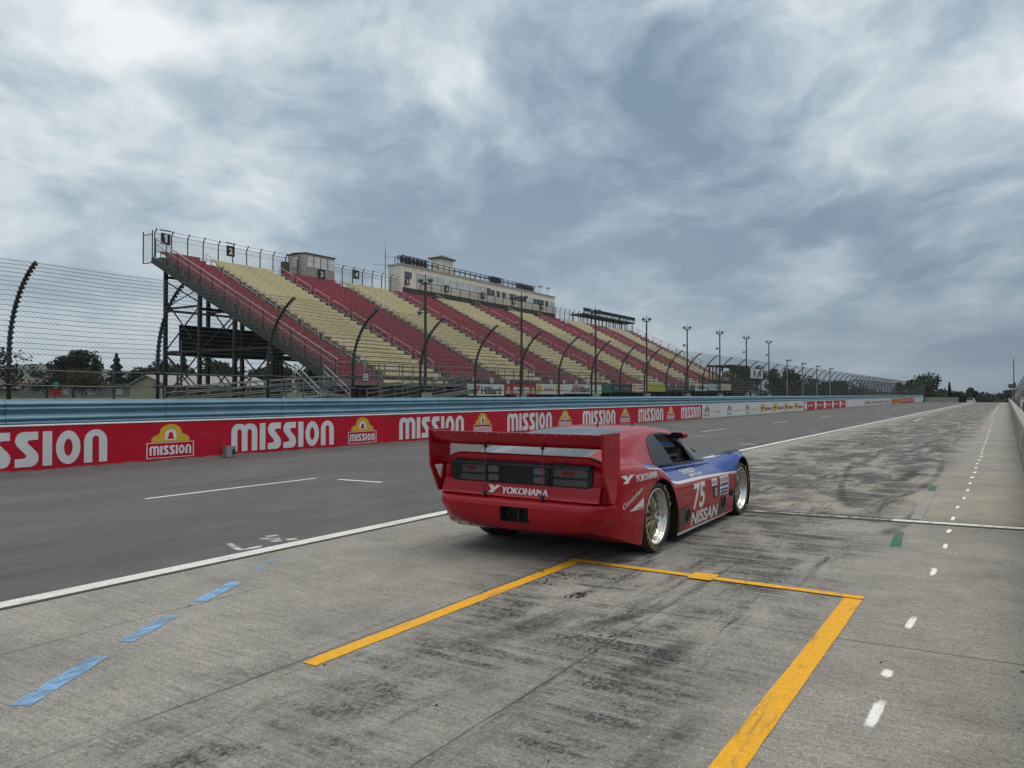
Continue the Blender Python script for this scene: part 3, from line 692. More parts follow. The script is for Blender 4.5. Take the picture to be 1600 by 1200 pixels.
def cable(x, z, r_, dens=3):
    b = MB(); pts = []
    for i, yy in enumerate(FY):
        pts.append((x, yy, z))
        if i < len(FY)-1 and yy < 60: pts.append((x, yy+1.8, z-.022))
    b.tube(pts, r_, 5); b.build('cable', cabm, fence)
for x, z in CAB: cable(x+.05, z, .0055)
for z in (1.25, 1.72, 2.08): cable(XF+.06, z, .017)
# chain-link sheet: real wires are thinner than a pixel, so the lattice is a cut-out pattern on the curved sheet
m, t = newmat('chain_link'); uv = t.node('ShaderNodeUVMap').outputs[0]; s2 = t.node('ShaderNodeSeparateXYZ'); t.l.new(uv, s2.inputs[0])
pa = t.math('FRACT', t.math('ADD', s2.outputs[0], s2.outputs[1])); pb_ = t.math('FRACT', t.math('SUBTRACT', s2.outputs[0], s2.outputs[1]))
gauge = t.remap(s2.outputs[0], 420., 1300., .052, .22)          # closer-woven farther down
al = t.math('MAXIMUM', t.math('LESS_THAN', pa, gauge), t.math('LESS_THAN', pb_, gauge))
p = t.pri((.075,.08,.085), .55, .3); tr = t.node('ShaderNodeBsdfTransparent'); mx_ = t.node('ShaderNodeMixShader')
t.l.new(al, mx_.inputs[0]); t.l.new(tr.outputs[0], mx_.inputs[1]); t.l.new(p.outputs[0], mx_.inputs[2]); t.out(mx_)
me = bpy.data.meshes.new('wire_mesh'); vs_ = []; uvs = []
for i, yy in enumerate((FY[0], 30, 60, 120, FY[-1])):
    for (x, z), s_ in zip(FP, arcL): vs_.append((x+.075-XF, yy-90, z-1.0)); uvs.append((yy/.105, s_/.105))
n = len(FP); me.from_pydata(vs_, [], [(i*n+k, i*n+k+1, (i+1)*n+k+1, (i+1)*n+k) for i in range(4) for k in range(n-1)])
ul = me.uv_layers.new(name='UVMap')
for lp in me.loops: ul.data[lp.index].uv = uvs[lp.vertex_index]
me.materials.append(m); o = bpy.data.objects.new('wire_mesh', me); COL.objects.link(o); o.parent = fence
# perimeter wire fence standing behind, low
# ------------------------------------------------------------------ light poles behind the fence
lamp_glass = mat('lamp_glass', (.45,.46,.47), .25, var=.1)
ORD = ['first','second','third','fourth','fifth','sixth','seventh','eighth']
def light_pole(x, y, zt, lab, grp, kind=0):
    t_ = empty('light_pole', (x, y, 1.2), lab, 'light pole', grp)
    b = MB()
    if kind == 0:
        b.lathe([(.0,0),(.32,0),(.32,.42),(.0,.42)], (x,y,1.2), 'z', 10); b.build('footing', concrete_wall, t_)
        b = MB(); b.tube([(x,y,1.6),(x,y,zt-.25)], [.08,.06], 8); b.tube([(x,y,zt-.25),(x,y,zt+.12)], .025, 6); b.build('pole', steel_dark, t_)
        b = MB(); b.bar((x-.22,y-.10,zt-.34),(x+.22,y+.10,zt-.34), .06, .06); b.build('crossarm', steel_dark, t_)
        for s_ in (-1, 1):
            b = MB(); b.lathe([(0,.12),(.09,.10),(.145,.04),(.15,0),(.135,-.06),(.08,-.13),(0,-.14)], (x+s_*.22,y+s_*.10,zt-.14), 'z', 12)
            b.build('lamp_head', [mat('lamp_shell', (.16,.17,.18), .4, .3)], t_, smooth=True)
        b = MB(); b.lathe([(0,.12),(.10,.10),(.13,0),(.08,-.10),(0,-.12)], (x-.22,y-.18,zt-1.75), 'z', 10); b.bar((x,y,zt-1.75),(x-.2,y-.16,zt-1.75), .05,.05)
        b.build('loudspeaker', mat('lamp_shell'), t_, smooth=True) if False else b.build('loudspeaker', M['lamp_shell'], t_, smooth=True)
    else:
        b.tube([(x,y,1.2),(x,y,zt)], [.09,.07], 8); b.build('pole', galv, t_)
        b = MB(); b.box(x-.15,x+.55,y-.2,y+.2,zt-.02,zt+.16); b.build('lamp_head', galv, t_)
secs = ['under sign number 6','under sign number 7','below the far end of the press building','below the open camera platform','below the end of the back fence','past the middle of the far sections','before the last grandstand section','just past the end of the grandstand']
for i, (y, zt) in enumerate([(29.4,7.3),(38.3,7.42),(48.0,7.49),(57.0,7.66),(66.2,7.68),(75.5,7.88),(84.8,7.95),(94.3,8.05)]):
    light_pole(-24, y, zt, f'dark light pole with lamp heads, {ORD[i]} of the row counted from the near end', 'dark light poles before the grandstand')
for i, (y, zt) in enumerate([(103.4,5.92),(112.4,5.8),(121.9,5.73),(132.3,5.64)]):
    light_pole(-24, y, zt, f'pale grey light pole beyond the grandstand, {ORD[i]} of four counted from the near end', 'pale light poles beyond the grandstand', 1)

# ------------------------------------------------------------------ pit wall at the right
pw_ = empty('pit_wall', (.43, 60, 0), 'low bare concrete pit wall running along the right edge', 'wall')
b = MB(); ys = list(np.arange(-6, 190, 6.0))
for a in ys:
    b.prism([(.285,-.02),(.285,.10),(.30,.78),(.33,.80),(.57,.80),(.60,.78),(.60,-.02)], lambda u, v, a=a: (u, a+.012, v), lambda u, v, a=a: (u, a+5.988, v))
b.build('wall_body', concrete_wall, pw_)
b = MB(); b.box(.262,.284,-6,190,-.02,.06); b.build('wall_kerb', mat('wall_kerb_concrete', (.17,.168,.16), .9), pw_)
b = MB()
for k, yy in enumerate(np.arange(14, 60, 6.0)): b.box(.278, .285, yy-.04, yy+.04, .20, .62)
b.build('wall_bracket', steel_dark, pw_)

# ------------------------------------------------------------------ grandstand
GX0, GX1, GZ0, GZ1, NROW = -32.0, -49.4, 2.5, 11.3, 27
GY0, GY1 = 31.2, 111.0
TR, RS = (GX0-GX1)/NROW, (GZ1-GZ0)/NROW
EDGES = [GY0, 34.8]+[34.8+6.65*k for k in range(1, 12)]+[GY1]
seat_red = simple('seat_red_paint', (.30,.055,.080), .6, 0, .3, .6)
seat_yel = simple('seat_cream_paint', (.60,.53,.32), .6, 0, .25, .6)
deckm = simple('stand_deck_steel', (.13,.125,.118), .8, .1, .3, 1.5)
rail_white = mat('rail_pale_paint', (.42,.41,.41), .5, var=.15)
rail_pink = mat('rail_faded_paint', (.36,.27,.28), .5, var=.15)
tickr = mat('bracket_on_red', (.30,.17,.18), .5); ticky = mat('bracket_on_cream', (.46,.43,.34), .5)
gs = empty('grandstand', ((GX0+GX1)/2, (GY0+GY1)/2, 1.2), 'large open grandstand with alternating red and cream seating sections', 'grandstand')
def rowpos(i): return GX0-TR*i, GZ0+RS*i          # front edge and tread height of row i
# stepped deck
pr_ = []
for i in range(NROW): x, z = rowpos(i); pr_ += [(x, z-RS if i else z-.25), (x, z)]
pr_ += [(GX1, GZ1-RS), (GX1, GZ1-RS-.32), (GX0-.1, GZ0-.6)]
pr2_ = [p for p in pr_]
b = MB(); b.prism(pr2_, lambda u, v: (u, GY0+.05, v), lambda u, v: (u, GY1-.05, v)); b.build('seating_deck', deckm, gs)
for k in range(len(EDGES)-1):
    a, c = EDGES[k], EDGES[k+1]
    ya = a+(.10 if k == 0 else .50); yc = c-(.10 if k == len(EDGES)-2 else .50)
    col = seat_yel if k % 2 else seat_red
    sec = bpy.data.objects.new('seating_section', None); COL.objects.link(sec); sec.parent = gs
    sec['label'] = 'cream seating section' if k % 2 else 'red seating section'
    bx, bz = rowpos(0); gl = gs.location
    b = MB()
    b.box(bx-.44, bx-.125, ya, yc, bz+.39, bz+.43, 0)                      # seat
    b.box(bx-.125, bx-.10, ya, yc, bz+.205, bz+.432, 0)                    # front lip
    n = max(2, int(round((yc-ya)/1.3)))
    for q in range(n+1):
        yq = ya+.03+(yc-ya-.06)*q/n
        b.box(bx-.30, bx-.24, yq-.02, yq+.02, bz+.002, bz+.388, 1)
        if q < n: b.box(bx-.098, bx-.085, yq+.45, yq+.51, bz+.19, bz+.45, 1)
    me = b.mesh('bench', [col, tickr if k % 2 == 0 else ticky], gl)
    for i in range(NROW):
        o = bpy.data.objects.new('bench', me); COL.objects.link(o); o.parent = sec; o.location = (-TR*i, 0, RS*i)
    # painted riser strip of the section, one stepped piece
# aisle handrails
for k in range(1, len(EDGES)-1):
    yk = EDGES[k]; b = MB(); pinkish = k % 2 == 0
    i = 1
    while i+2 < NROW:
        p0 = rowpos(i); p1 = rowpos(i+2.4)
        path = [(p0[0]-.2,yk-.36,p0[1]), (p0[0]-.2,yk-.36,p0[1]+.95), (p1[0]-.2,yk-.36,p1[1]+.95), (p1[0]-.2,yk-.36,p1[1])]
        b.tube(path, .030, 5); b.tube([(path[0][0],yk-.36,path[0][2]+.5),(path[3][0],yk-.36,path[3][2]+.5)], .024, 5)
        i += 3.1
    b.build('aisle_handrail', rail_pink if pinkish else rail_white, gs)
    b = MB()
    for i in range(NROW): x, z = rowpos(i); b.box(x-.30, x+.02, yk-.45, yk+.45, z-.20, z-.14)
    b.build('aisle_step', mat('aisle_steel', (.15,.15,.148), .7), gs)
# side stringer beam and railings at both ends
for ye in (GY0, GY1):
    b = MB(); b.bar((GX0+.5,ye,GZ0-.55),(GX1-.4,ye,GZ1-.42), .14, .42); b.build('stringer', steel_dark, gs)
    b = MB(); b.tube([(GX0+.2,ye,GZ0+1.0),(GX1,ye,GZ1+1.0)], .035, 6); b.tube([(GX0+.2,ye,GZ0+.62),(GX1,ye,GZ1+.62)], .025, 6)
    b.build('side_rail', rail_pink, gs)
    for q in range(15):
        x, z = rowpos(q*NROW/14.); b = MB(); b.tube([(x+.0,ye,z-.3),(x,ye,z+1.0)], .035, 6); b.build('side_rail_post', steel_dark, gs)
    m2 = None
# wire infill along the near side rail
m, t = newmat('fine_wire'); co = t.coord(); sp = t.node('ShaderNodeSeparateXYZ'); t.l.new(co, sp.inputs[0])
fx = t.math('FRACT', t.math('MULTIPLY', sp.outputs[0], 12.)); fz = t.math('FRACT', t.math('MULTIPLY', sp.outputs[2], 12.)); fy_ = t.math('FRACT', t.math('MULTIPLY', sp.outputs[1], 12.))
al = t.math('MAXIMUM', t.math('MAXIMUM', t.math('LESS_THAN', fx, .12), t.math('LESS_THAN', fz, .12)), t.math('LESS_THAN', fy_, .12))
p = t.pri((.16,.16,.165), .5, .3); tr = t.node('ShaderNodeBsdfTransparent'); mx_ = t.node('ShaderNodeMixShader')
t.l.new(al, mx_.inputs[0]); t.l.new(tr.outputs[0], mx_.inputs[1]); t.l.new(p.outputs[0], mx_.inputs[2]); t.out(mx_); FINE = m
b = MB(); b.quad((GX0,GY0,GZ0+.1),(GX1,GY0,GZ1+.1),(GX1,GY0,GZ1+.98),(GX0,GY0,GZ0+.98)); b.build('side_wire_panel', FINE, gs, fix=False)
# columns and braces under the stand
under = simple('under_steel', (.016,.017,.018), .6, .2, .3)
cols = [-48.6,-44.8,-41.2,-37.6,-34.4]
frames = [GY0+.25]+[EDGES[k] for k in range(1, len(EDGES)-1)]+[GY1-.3]
def zunder(x): return GZ0+(GX0-x)/(GX0-GX1)*(GZ1-GZ0)-.65
for fi, yf in enumerate(frames):
    for x in cols:
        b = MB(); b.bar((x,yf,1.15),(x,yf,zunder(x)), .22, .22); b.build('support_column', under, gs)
    b = MB(); b.bar((GX0+.2,yf,GZ0-.6),(GX1,yf,GZ1-.62), .16, .36)
    if fi < 5:
        for xa, xb, za, zb_ in ((cols[0],cols[1],1.3,4.3),(cols[1],cols[0],1.3,4.3),(cols[0],cols[1],4.5,7.4),(cols[1],cols[0],4.5,8.0),(cols[1],cols[2],4.4,6.6),(cols[2],cols[1],1.3,4.3),(cols[2],cols[3],1.3,4.2),(cols[0],cols[1],9.3,7.6)):
            b.bar((xa,yf,za),(xb,yf,zb_), .07, .07)
        b.bar((cols[0],yf,4.4),(cols[3],yf,4.4), .14,.16); b.bar((cols[0],yf,7.4),(cols[1],yf,7.4), .12,.14)
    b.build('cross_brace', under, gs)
for fi in range(0, 6):
    ya, yb = frames[fi], frames[fi+1]; b = MB()
    for x, z in ((cols[0],4.3),(cols[0],7.3),(cols[1],4.3),(cols[0],9.6),(cols[1],7.2),(cols[2],4.3)): b.bar((x,ya,z),(x,yb,z), .14,.16)
    b.bar((cols[0],ya,1.3),(cols[0],yb,4.3), .06,.06); b.bar((cols[0],yb,1.3),(cols[0],ya,4.3), .06,.06); b.bar((cols[0],ya,7.5),(cols[0],yb,9.6), .06,.06)
    if fi > 0: b.bar((cols[2],ya,1.3),(cols[2],yb,4.2), .06,.06)
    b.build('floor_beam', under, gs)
# front walkway, its rail and the boards hung on it
b = MB(); b.box(-32.05,-29.7,GY0-1,GY1,2.02,2.2); b.build('walkway_deck', mat('aisle_steel'), gs)
b = MB(); b.box(-31.96,-31.86,GY0,GY0+3.6,1.3,2.4,0); b.box(-31.96,-31.86,GY0+3.9,EDGES[2],1.3,2.42,1); b.box(-31.98,-31.88,EDGES[2]+.1,GY1,1.2,2.42,2)
b.build('front_panel', [seat_red, seat_yel, steel_dark], gs)
b = MB()
for z in (2.55,2.9,3.28): b.tube([(-29.62,GY0-1,z),(-29.62,GY1+2,z)], .022, 5)
b.tube([(-31.9,GY0,3.4),(-31.9,GY1,3.4)], .022, 5)
b.build('walkway_rail', mat('rail_grey', (.16,.165,.165), .5, .3), gs)
b = MB()
for yy in np.arange(GY0-1, GY1+2, 2.0): b.bar((-29.62,yy,1.2),(-29.62,yy,3.3), .05,.05)
for yy in np.arange(GY0, GY1, 1.33): b.bar((-31.9,yy,2.1),(-31.9,yy,3.42), .045,.045)
b.build('walkway_post', M['rail_grey'], gs)
b = MB()
for yy in np.arange(GY0+2, GY1, 2.2):
    if random.random() < .75: b.box(-31.82,-31.78,yy,yy+.42,2.35,2.75)
b.build('seat_notice', mat('notice_white', (.45,.45,.45), .5), gs)

# advertising boards hung on the walkway rail
XB = -29.5
Bd = [(40.42,44.81,'white'),(44.81,49.15,'red'),(49.15,53.39,'whitey'),(53.39,60.13,'white'),(60.13,62.18,'green'),(62.18,66.63,'dark'),(66.63,69.97,'whitey'),(69.97,75.4,'lime'),(83.9,88.0,'logo'),(88.5,92.5,'pale'),(92.6,97.5,'beige')]
bc = {'white':(.52,.53,.53),'red':(.30,.02,.03),'whitey':(.53,.53,.52),'green':(.50,.52,.51),'dark':(.02,.024,.028),'lime':(.45,.46,.40),'logo':(.46,.48,.49),'pale':(.33,.40,.46),'beige':(.40,.37,.33)}
bt = {0:'long white hanging board with a small red hatched mark and black word nearest the camera',1:'red hanging board with white word between two pale emblems',2:'white hanging board with two yellow cans, beside the red one',3:'white hanging board with red hatched mark and black word right of the yellow cans',4:'white hanging board with a dark green blot beside the black board',5:'black hanging board with faint grey words',6:'white hanging board with one yellow can, right of the black board',7:'hanging board with a lime green stripe',8:'white hanging board with a dark oval logo',9:'plain pale blue hanging board',10:'plain beige hanging board, farthest of the row'}
blk = mat('board_black', (.015,.016,.018), .5); brd = mat('board_red', (.28,.02,.03), .5); byl = mat('board_yellow', (.50,.30,.03), .5); bgr = mat('board_green', (.02,.09,.06), .5); blm = mat('board_lime', (.32,.36,.06), .5); bgy = mat('board_grey', (.12,.13,.14), .5)
for i, (y0, y1, k) in enumerate(Bd):
    z1 = 2.22+.012*(y0-40); z0 = z1-.78; t_ = empty('advertising_board', (XB, (y0+y1)/2, z0), bt[i], 'advertising board', 'boards hung on the grandstand walkway')
    b = MB(); b.box(XB-.05, XB, y0+.03, y1-.03, z0, z1); b.build('board', mat('board_'+k, bc[k], .5, var=.15), t_)
    X = XB; W = y1-y0
    def T(s, a, c, q0, q1, m_, bold=.02): add_text(t_, s, y0+W*a, y0+W*c, z0+.78*q0, z0+.78*q1, m_, bold, X, 'lettering', .006)
    def quadb(a, c, q0, q1, m_, nm='emblem', sh=0):
        b = MB(); b.quad((X+.006,y0+W*a,z0+.78*q0),(X+.006,y0+W*c,z0+.78*(q0+sh)),(X+.006,y0+W*c,z0+.78*(q1+sh)),(X+.006,y0+W*a,z0+.78*q1)); b.build(nm, m_, t_)
    if i in (0, 3):
        b = MB()
        s_ = .16 if i == 0 else .20
        for q in range(3):
            a = s_+.0+q*.05; b.quad((X+.006,y0+W*(a-.03),z0+.1),(X+.006,y0+W*(a+.005),z0+.1),(X+.006,y0+W*(a+.075),z0+.68),(X+.006,y0+W*(a+.04),z0+.68)); 
        b.build('emblem', brd, t_); T('Hilliard', .36 if i == 0 else .34, .90 if i == 0 else .66, .12, .80, blk, .035)
    if i == 1:
        b = MB(); place2d(b, MISS, lambda u, q: (X+.006, y0+W*(.27+.50*u), z0+.78*(.18+.55*q))); b.build('lettering', white, t_)
        for a in (.05,.82):
            b = MB()
            b.add([(X+.006,y0+W*(a+p*.14),z0+.78*q) for p, q in ((0,.15),(1,.15),(1,.35),(.5,.85),(0,.35))], [(0,1,2,3,4)]); b.build('emblem', mat('emblem_pale', (.42,.34,.25), .5), t_)
    if i == 2:
        quadb(.03,.18,.1,.85,byl,sh=.08); quadb(.70,.86,.1,.85,byl,sh=.08); T("Sahlen's", .27,.62,.3,.7,brd)
    if i == 4: quadb(.1,.85,.2,.75,bgr)
    if i == 5:
        for a in (.1,.55): quadb(a,a+.32,.35,.62,bgy)
    if i == 6: quadb(.06,.28,.1,.85,byl,sh=.08); T("Sahlen's", .36,.95,.3,.7,brd)
    if i == 7: quadb(.05,.26,.1,.85,byl,sh=.08); quadb(.36,.75,.15,.80,blm)
    if i == 8:
        b = MB(); b.add([(X+.006,y0+W*(.5+.36*math.cos(a)),z0+.78*(.5+.32*math.sin(a))) for a in np.linspace(0,6.28,20)[:-1]], [tuple(range(19))]); b.build('emblem', bgy, t_)

# access ramps with bright rails left of and before the stand
rampm = mat('ramp_grey', (.14,.145,.15), .5, .2, var=.25)
def ramp(X, ya, yb, za, zb_, lab, wd=1.6, n=8):
    t_ = empty('access_ramp', (X, ya, 1.2), lab, 'ramp'); b = MB()
    for s_ in (0, 1):
        b.bar((X-wd*s_,ya,za),(X-wd*s_,yb,zb_), .10,.22)
    b.bar((X-wd/2,ya,za+.05),(X-wd/2,yb,zb_+.05), wd, .06); b.build('ramp_deck', rampm, t_)
    for s_ in (0, 1):
        b = MB()
        for h in (.32,.58,.84,1.08): b.tube([(X-wd*s_,ya,za+h),(X-wd*s_,yb,zb_+h)], .024, 5)
        for q in range(n+1): yy = ya+(yb-ya)*q/n; zz = za+(zb_-za)*q/n; b.bar((X-wd*s_,yy,1.15),(X-wd*s_,yy,zz+1.1), .05,.05)
        b.build('ramp_rail', rampm, t_)
    return t_
ramp(-29.3, 20.0, 29.6, .75, 1.45, 'long grey metal ramp with rails left of the grandstand', n=9)
ramp(-29.0, 30.6, 40.6, .75, 1.75, 'grey metal ramp with rails rising right towards the hanging boards', n=9)
t_ = empty('stair', (-28.6, 27.3, 1.2), 'short metal stair with two bright slanting handrails', 'stair'); b = MB()
for q in range(6): b.box(-28.9-.22*q, -28.7-.22*q, 26.2, 28.2, 1.16+.16*q, 1.2+.16*q)
b.build('step', rampm, t_)
for yy in (26.2, 28.2):
    b = MB(); b.tube([(-27.9,yy,1.2),(-27.9,yy,1.75),(-30.6,yy+.8,3.1),(-30.6,yy+.8,2.2)], .035, 6); b.tube([(-27.9,yy,1.5),(-30.6,yy+.8,2.75)], .028, 6); b.build('handrail', galv, t_)

# back fence of the stand with bent posts
bf = empty('top_fence', (-49.7, 70, 11.3), 'row of bent dark posts with wires along the top of the grandstand', 'fence')
b = MB(); b.tube([(-49.7,0,10.9),(-49.7,0,12.75),(-49.45,0,13.05)], .045, 6); pm_ = b.mesh('top_fence_post', steel_dark, (-49.7,0,11.3))
ty = [GY0+.1+1.28*k for k in range(63)]
for yy in ty:
    o = bpy.data.objects.new('post', pm_); COL.objects.link(o); o.parent = bf; o.location = (0, yy-70, 0)
b = MB()
for z in (11.5,12.4,12.75): b.tube([(-49.65,ty[0],z),(-49.65,ty[-1],z)], .014, 4)
b.tube([(-49.5,ty[0],12.98),(-49.5,ty[-1],12.98)], .014, 4)
b.build('wire', steel_dark, bf)
b = MB(); b.quad((-49.62,ty[0],11.4),(-49.62,ty[-1],11.4),(-49.62,ty[-1],12.75),(-49.62,ty[0],12.75)); b.build('wire_mesh', FINE, bf, fix=False)
for yy in (GY0+.0,):
    b = MB(); 
    for xx in (-49.8,-50.9): b.bar((xx,yy,10.7),(xx,yy,12.95), .06,.06)
    b.bar((-49.8,yy,10.7),(-50.9,yy,10.7), .06,.06); b.bar((-49.8,yy,12.7),(-50.9,yy,12.7), .05,.05); b.build('end_frame', steel_dark, bf)
    b = MB(); b.quad((-49.8,yy,10.8),(-50.9,yy,10.8),(-50.9,yy,12.7),(-49.8,yy,12.7)); b.build('end_mesh', FINE, bf, fix=False)

# section number signs
sgn = mat('sign_black', (.008,.009,.010), .5); sgw = mat('sign_white', (.62,.62,.62), .5)
SG = [(31.95,12.0),(37.3,12.0),(46.0,11.35),(50.7,12.0),(57.4,12.25),(63.7,12.25),(70.3,12.25),(76.7,12.25),(83.2,12.25)]
for i, (yy, zz) in enumerate(SG):
    X = -49.4 if i not in (2,) else -48.85
    if i >= 4: X = -49.1
    SS = .84 if i < 4 else .74
    t_ = empty('section_sign', (X, yy, zz), f'small square black sign with the white number {i+1} at the top of the stand', 'sign', 'section number signs')
    b = MB(); b.box(X-.05, X, yy-SS*.42, yy+SS*.42, zz, zz+SS*.95); b.build('plate', sgn, t_)
    if i == 0:
        b = MB(); place2d(b, poly2d([([(.38,0),(.72,0),(.72,1),(.50,1),(.42,.88),(.20,.80),(.20,.66),(.38,.68)], [])]), lambda u, q: (X+.008, yy-.26+.52*u, zz+.17+.58*q)); b.build('numeral', sgw, t_)
    else: add_text(t_, str(i+1), yy-SS*.20, yy+SS*.20, zz+SS*.18, zz+SS*.74, sgw, .03, X, 'numeral', .008)
    b = MB(); b.box(X-.045, X+.008, yy-.42, yy+.42, zz+.955, zz+1.03); b.build('header', mat('sign_header', (.10,.05,.04), .6), t_) if i < 2 else None

# announcer booth (section 3)
X0, X1, Y0, Y1, Z0, Z1 = -51.2, -49.0, 44.35, 47.6, 10.9, 13.3
bo = empty('announcer_booth', ((X0+X1)/2, (Y0+Y1)/2, Z0), 'small grey windowed booth standing on top of the third section', 'booth')
sid = simple('booth_siding', (.42,.41,.38), .7, 0, .15, 2.); sidd = mat('booth_panel', (.26,.26,.25), .7)
b = MB(); b.box(X0,X1,Y0,Y1,Z0,Z1-.003, 0); b.box(X1+.002,X1+.03,Y0+.04,Y1-.02,Z0,12.12,1); b.build('wall', [sid, sidd], bo)
b = MB(); b.prism([(X0-.08,Z1),(X1+.12,Z1),(X1+.12,Z1+.07),((X0+X1)/2-.3,Z1+.18),(X0-.08,Z1+.07)], lambda u, v: (u, Y0-.08, v), lambda u, v: (u, Y1+.08, v)); b.build('roof', mat('booth_roof', (.05,.052,.055), .7), bo)
def glass(name, c, r=.08, spec=.7): 
    if name in M: return M[name]
    m, t = newmat(name); n = t.noise(t.coord(), .7, 3)
    t.out(t.pri(t.mix(1., c, t.remap(n,.3,.7,.8,1.15), 'MULTIPLY'), r, 0, 0, spec)); M[name] = m; return m
bw = glass('booth_glass', (.55,.58,.60), .15)
for q in range(4):
    y0 = Y0+.10+.78*q
    b = MB(); b.box(X1+.003, X1+.035, y0, y0+.72, 12.17, 13.18); f_ = b.build('window', mat('window_frame_grey', (.30,.30,.29), .5), bo)
    b = MB(); b.box(X1+.036, X1+.042, y0+.05, y0+.67, 12.22, 12.66); b.box(X1+.036, X1+.042, y0+.05, y0+.67, 12.70, 13.13); b.build('pane', bw, f_)
b = MB(); b.box(X0+.5, X0+1.4, Y0-.035, Y0-.003, 12.17, 13.1); f_ = b.build('window', M['window_frame_grey'], bo)
b = MB(); b.box(X0+.56, X0+1.34, Y0-.042, Y0-.036, 12.22, 13.05); b.build('pane', bw, f_)
b = MB(); b.bar((-50.2,43.2,10.9),(-50.2,43.2,12.5),.5,.5) ; b.build('cabinet', steel_dark, origin=(-50.2,43.2,10.9), text='dark cabinet standing on the stand top left of the booth', cat='cabinet')

# press building
X0, X1, Y0, Y1, Z0, Z1 = -51.0, -49.3, 56.7, 86.8, 11.3, 14.15
pb_ = empty('press_building', ((X0+X1)/2, (Y0+Y1)/2, Z0), 'long beige press building with a strip of windows along the top of the stand', 'building')
beige = simple('beige_siding', (.67,.65,.59), .75, 0, .12, 1.2); low = mat('lower_siding', (.48,.455,.41), .75)
b = MB(); b.box(X0,X1,Y0,Y1,Z0,Z1,0); b.box(X1+.002,X1+.04,Y0+2.2,Y1-.05,12.02,12.72,1); b.box(X1+.002,X1+.12,Y0+.2,Y1,11.3,11.98,2)
b.build('wall', [beige, low, mat('kick_dark', (.04,.042,.045), .7)], pb_)
b = MB(); b.box(X0-.1,X1+.12,Y0-.1,Y1+.1,Z1+.002,Z1+.12); b.build('roof', mat('roof_edge', (.34,.33,.30), .7), pb_)
pgl = glass('press_glass_pale', (.46,.52,.54), .12); pgd = glass('press_glass_dark', (.035,.04,.05), .08); pgl2 = glass('press_glass_mid', (.40,.46,.48), .12)
yw = Y0+2.2; k = 0
while yw < Y1-.5:
    dk = yw > 70.8 and (yw-70.8) % 5.2 < 3.6; gap = 1.12
    if yw > 70.8: gap = .86
    wd = gap-.05
    b = MB(); b.box(X1+.003, X1+.03, yw, yw+wd, 12.76, 13.62 if yw < 72 else 13.5); f_ = b.build('window', mat('window_frame_pale', (.36,.36,.35), .5), pb_)
    b = MB(); b.box(X1+.031, X1+.036, yw+.03, yw+wd-.03, 12.80, (13.58 if yw < 72 else 13.46)); b.build('pane', pgd if dk else (pgl if k % 3 else pgl2), f_)
    yw += gap + (.25 if yw > 70.8 and random.random() < .25 else 0); k += 1
b = MB(); b.box(X1+.003, X1+.03, Y0+.45, Y0+1.55, 12.95, 13.6); f_ = b.build('window', M['window_frame_grey'], pb_)
b = MB()
for q in range(3): b.box(X1+.031, X1+.036, Y0+.50+.35*q, Y0+.80+.35*q, 13.0, 13.55)
b.build('pane', pgd, f_)
b = MB()
for yy in np.arange(Y0+2.4, Y1, 1.65): b.bar((X1+.45,yy,11.4),(X1+.45,yy,12.75), .05,.05)
b.tube([(X1+.45,Y0+2.4,12.72),(X1+.45,Y1,12.72)], .02, 5); b.tube([(X1+.45,Y0+2.4,12.3),(X1+.45,Y1,12.3)], .015, 5)
b.build('balcony_rail', steel_dark, pb_)
# roof rail with bracing
b = MB(); zr = Z1+.12
for yy in np.arange(Y0+.1, Y1-5.8, .95): b.bar((X1-.05,yy,zr),(X1-.05,yy,zr+.72), .06,.06)
for yy in np.arange(Y0+.1, Y1-6.8, 1.9): b.bar((X1-.05,yy,zr+.05),(X1-.9,yy+.9,zr+.68), .05,.05); b.bar((X1-.9,yy,zr),(X1-.9,yy,zr+.7), .05,.05)
for z in (.02,.38,.70): b.bar((X1-.05,Y0,zr+z),(X1-.05,Y1-5.8,zr+z), .045,.06)
b.bar((X1-.9,Y0,zr+.7),(X1-.9,Y1-5.8,zr+.7), .05,.06); b.build('roof_rail', steel_dark, pb_)
def truss(y0, y1, z0, z1, lab, X=X1-.05):
    t_ = empty('lighting_truss', (X, (y0+y1)/2, z0), lab, 'truss', 'dark trusses on the press building roof'); b = MB()
    n = max(3, int((y1-y0)/.55))
    for x in (X, X-.5):
        b.bar((x,y0,z0),(x,y1,z0), .08,.08); b.bar((x,y0,z1),(x,y1,z1), .08,.08)
        for q in range(n):
            ya, yb = y0+(y1-y0)*q/n, y0+(y1-y0)*(q+1)/n
            b.bar((x,ya,z0 if q % 2 else z1),(x,yb,z1 if q % 2 else z0), .06,.06); b.bar((x,ya,z0),(x,ya,z1), .05,.05)
    b.build('truss_frame', steel_dark, t_)
    for q in range(n): b = MB(); ya = y0+(y1-y0)*(q+.5)/n; b.box(X-.35, X-.15, ya-.14, ya+.14, z0+.12, z1-.08); b.build('floodlight', mat('floodlight_shell', (.03,.031,.034), .5), t_)
truss(Y0+.1, Y0+4.3, zr+.05, zr+.82, 'long dark lighting truss over the left roof corner'); truss(72.3, 74.6, zr+.15, zr+.75, 'dark lighting truss at the middle of the roof'); truss(78.2, 82.0, zr+.10, zr+.70, 'dark lighting truss over the right part of the roof')
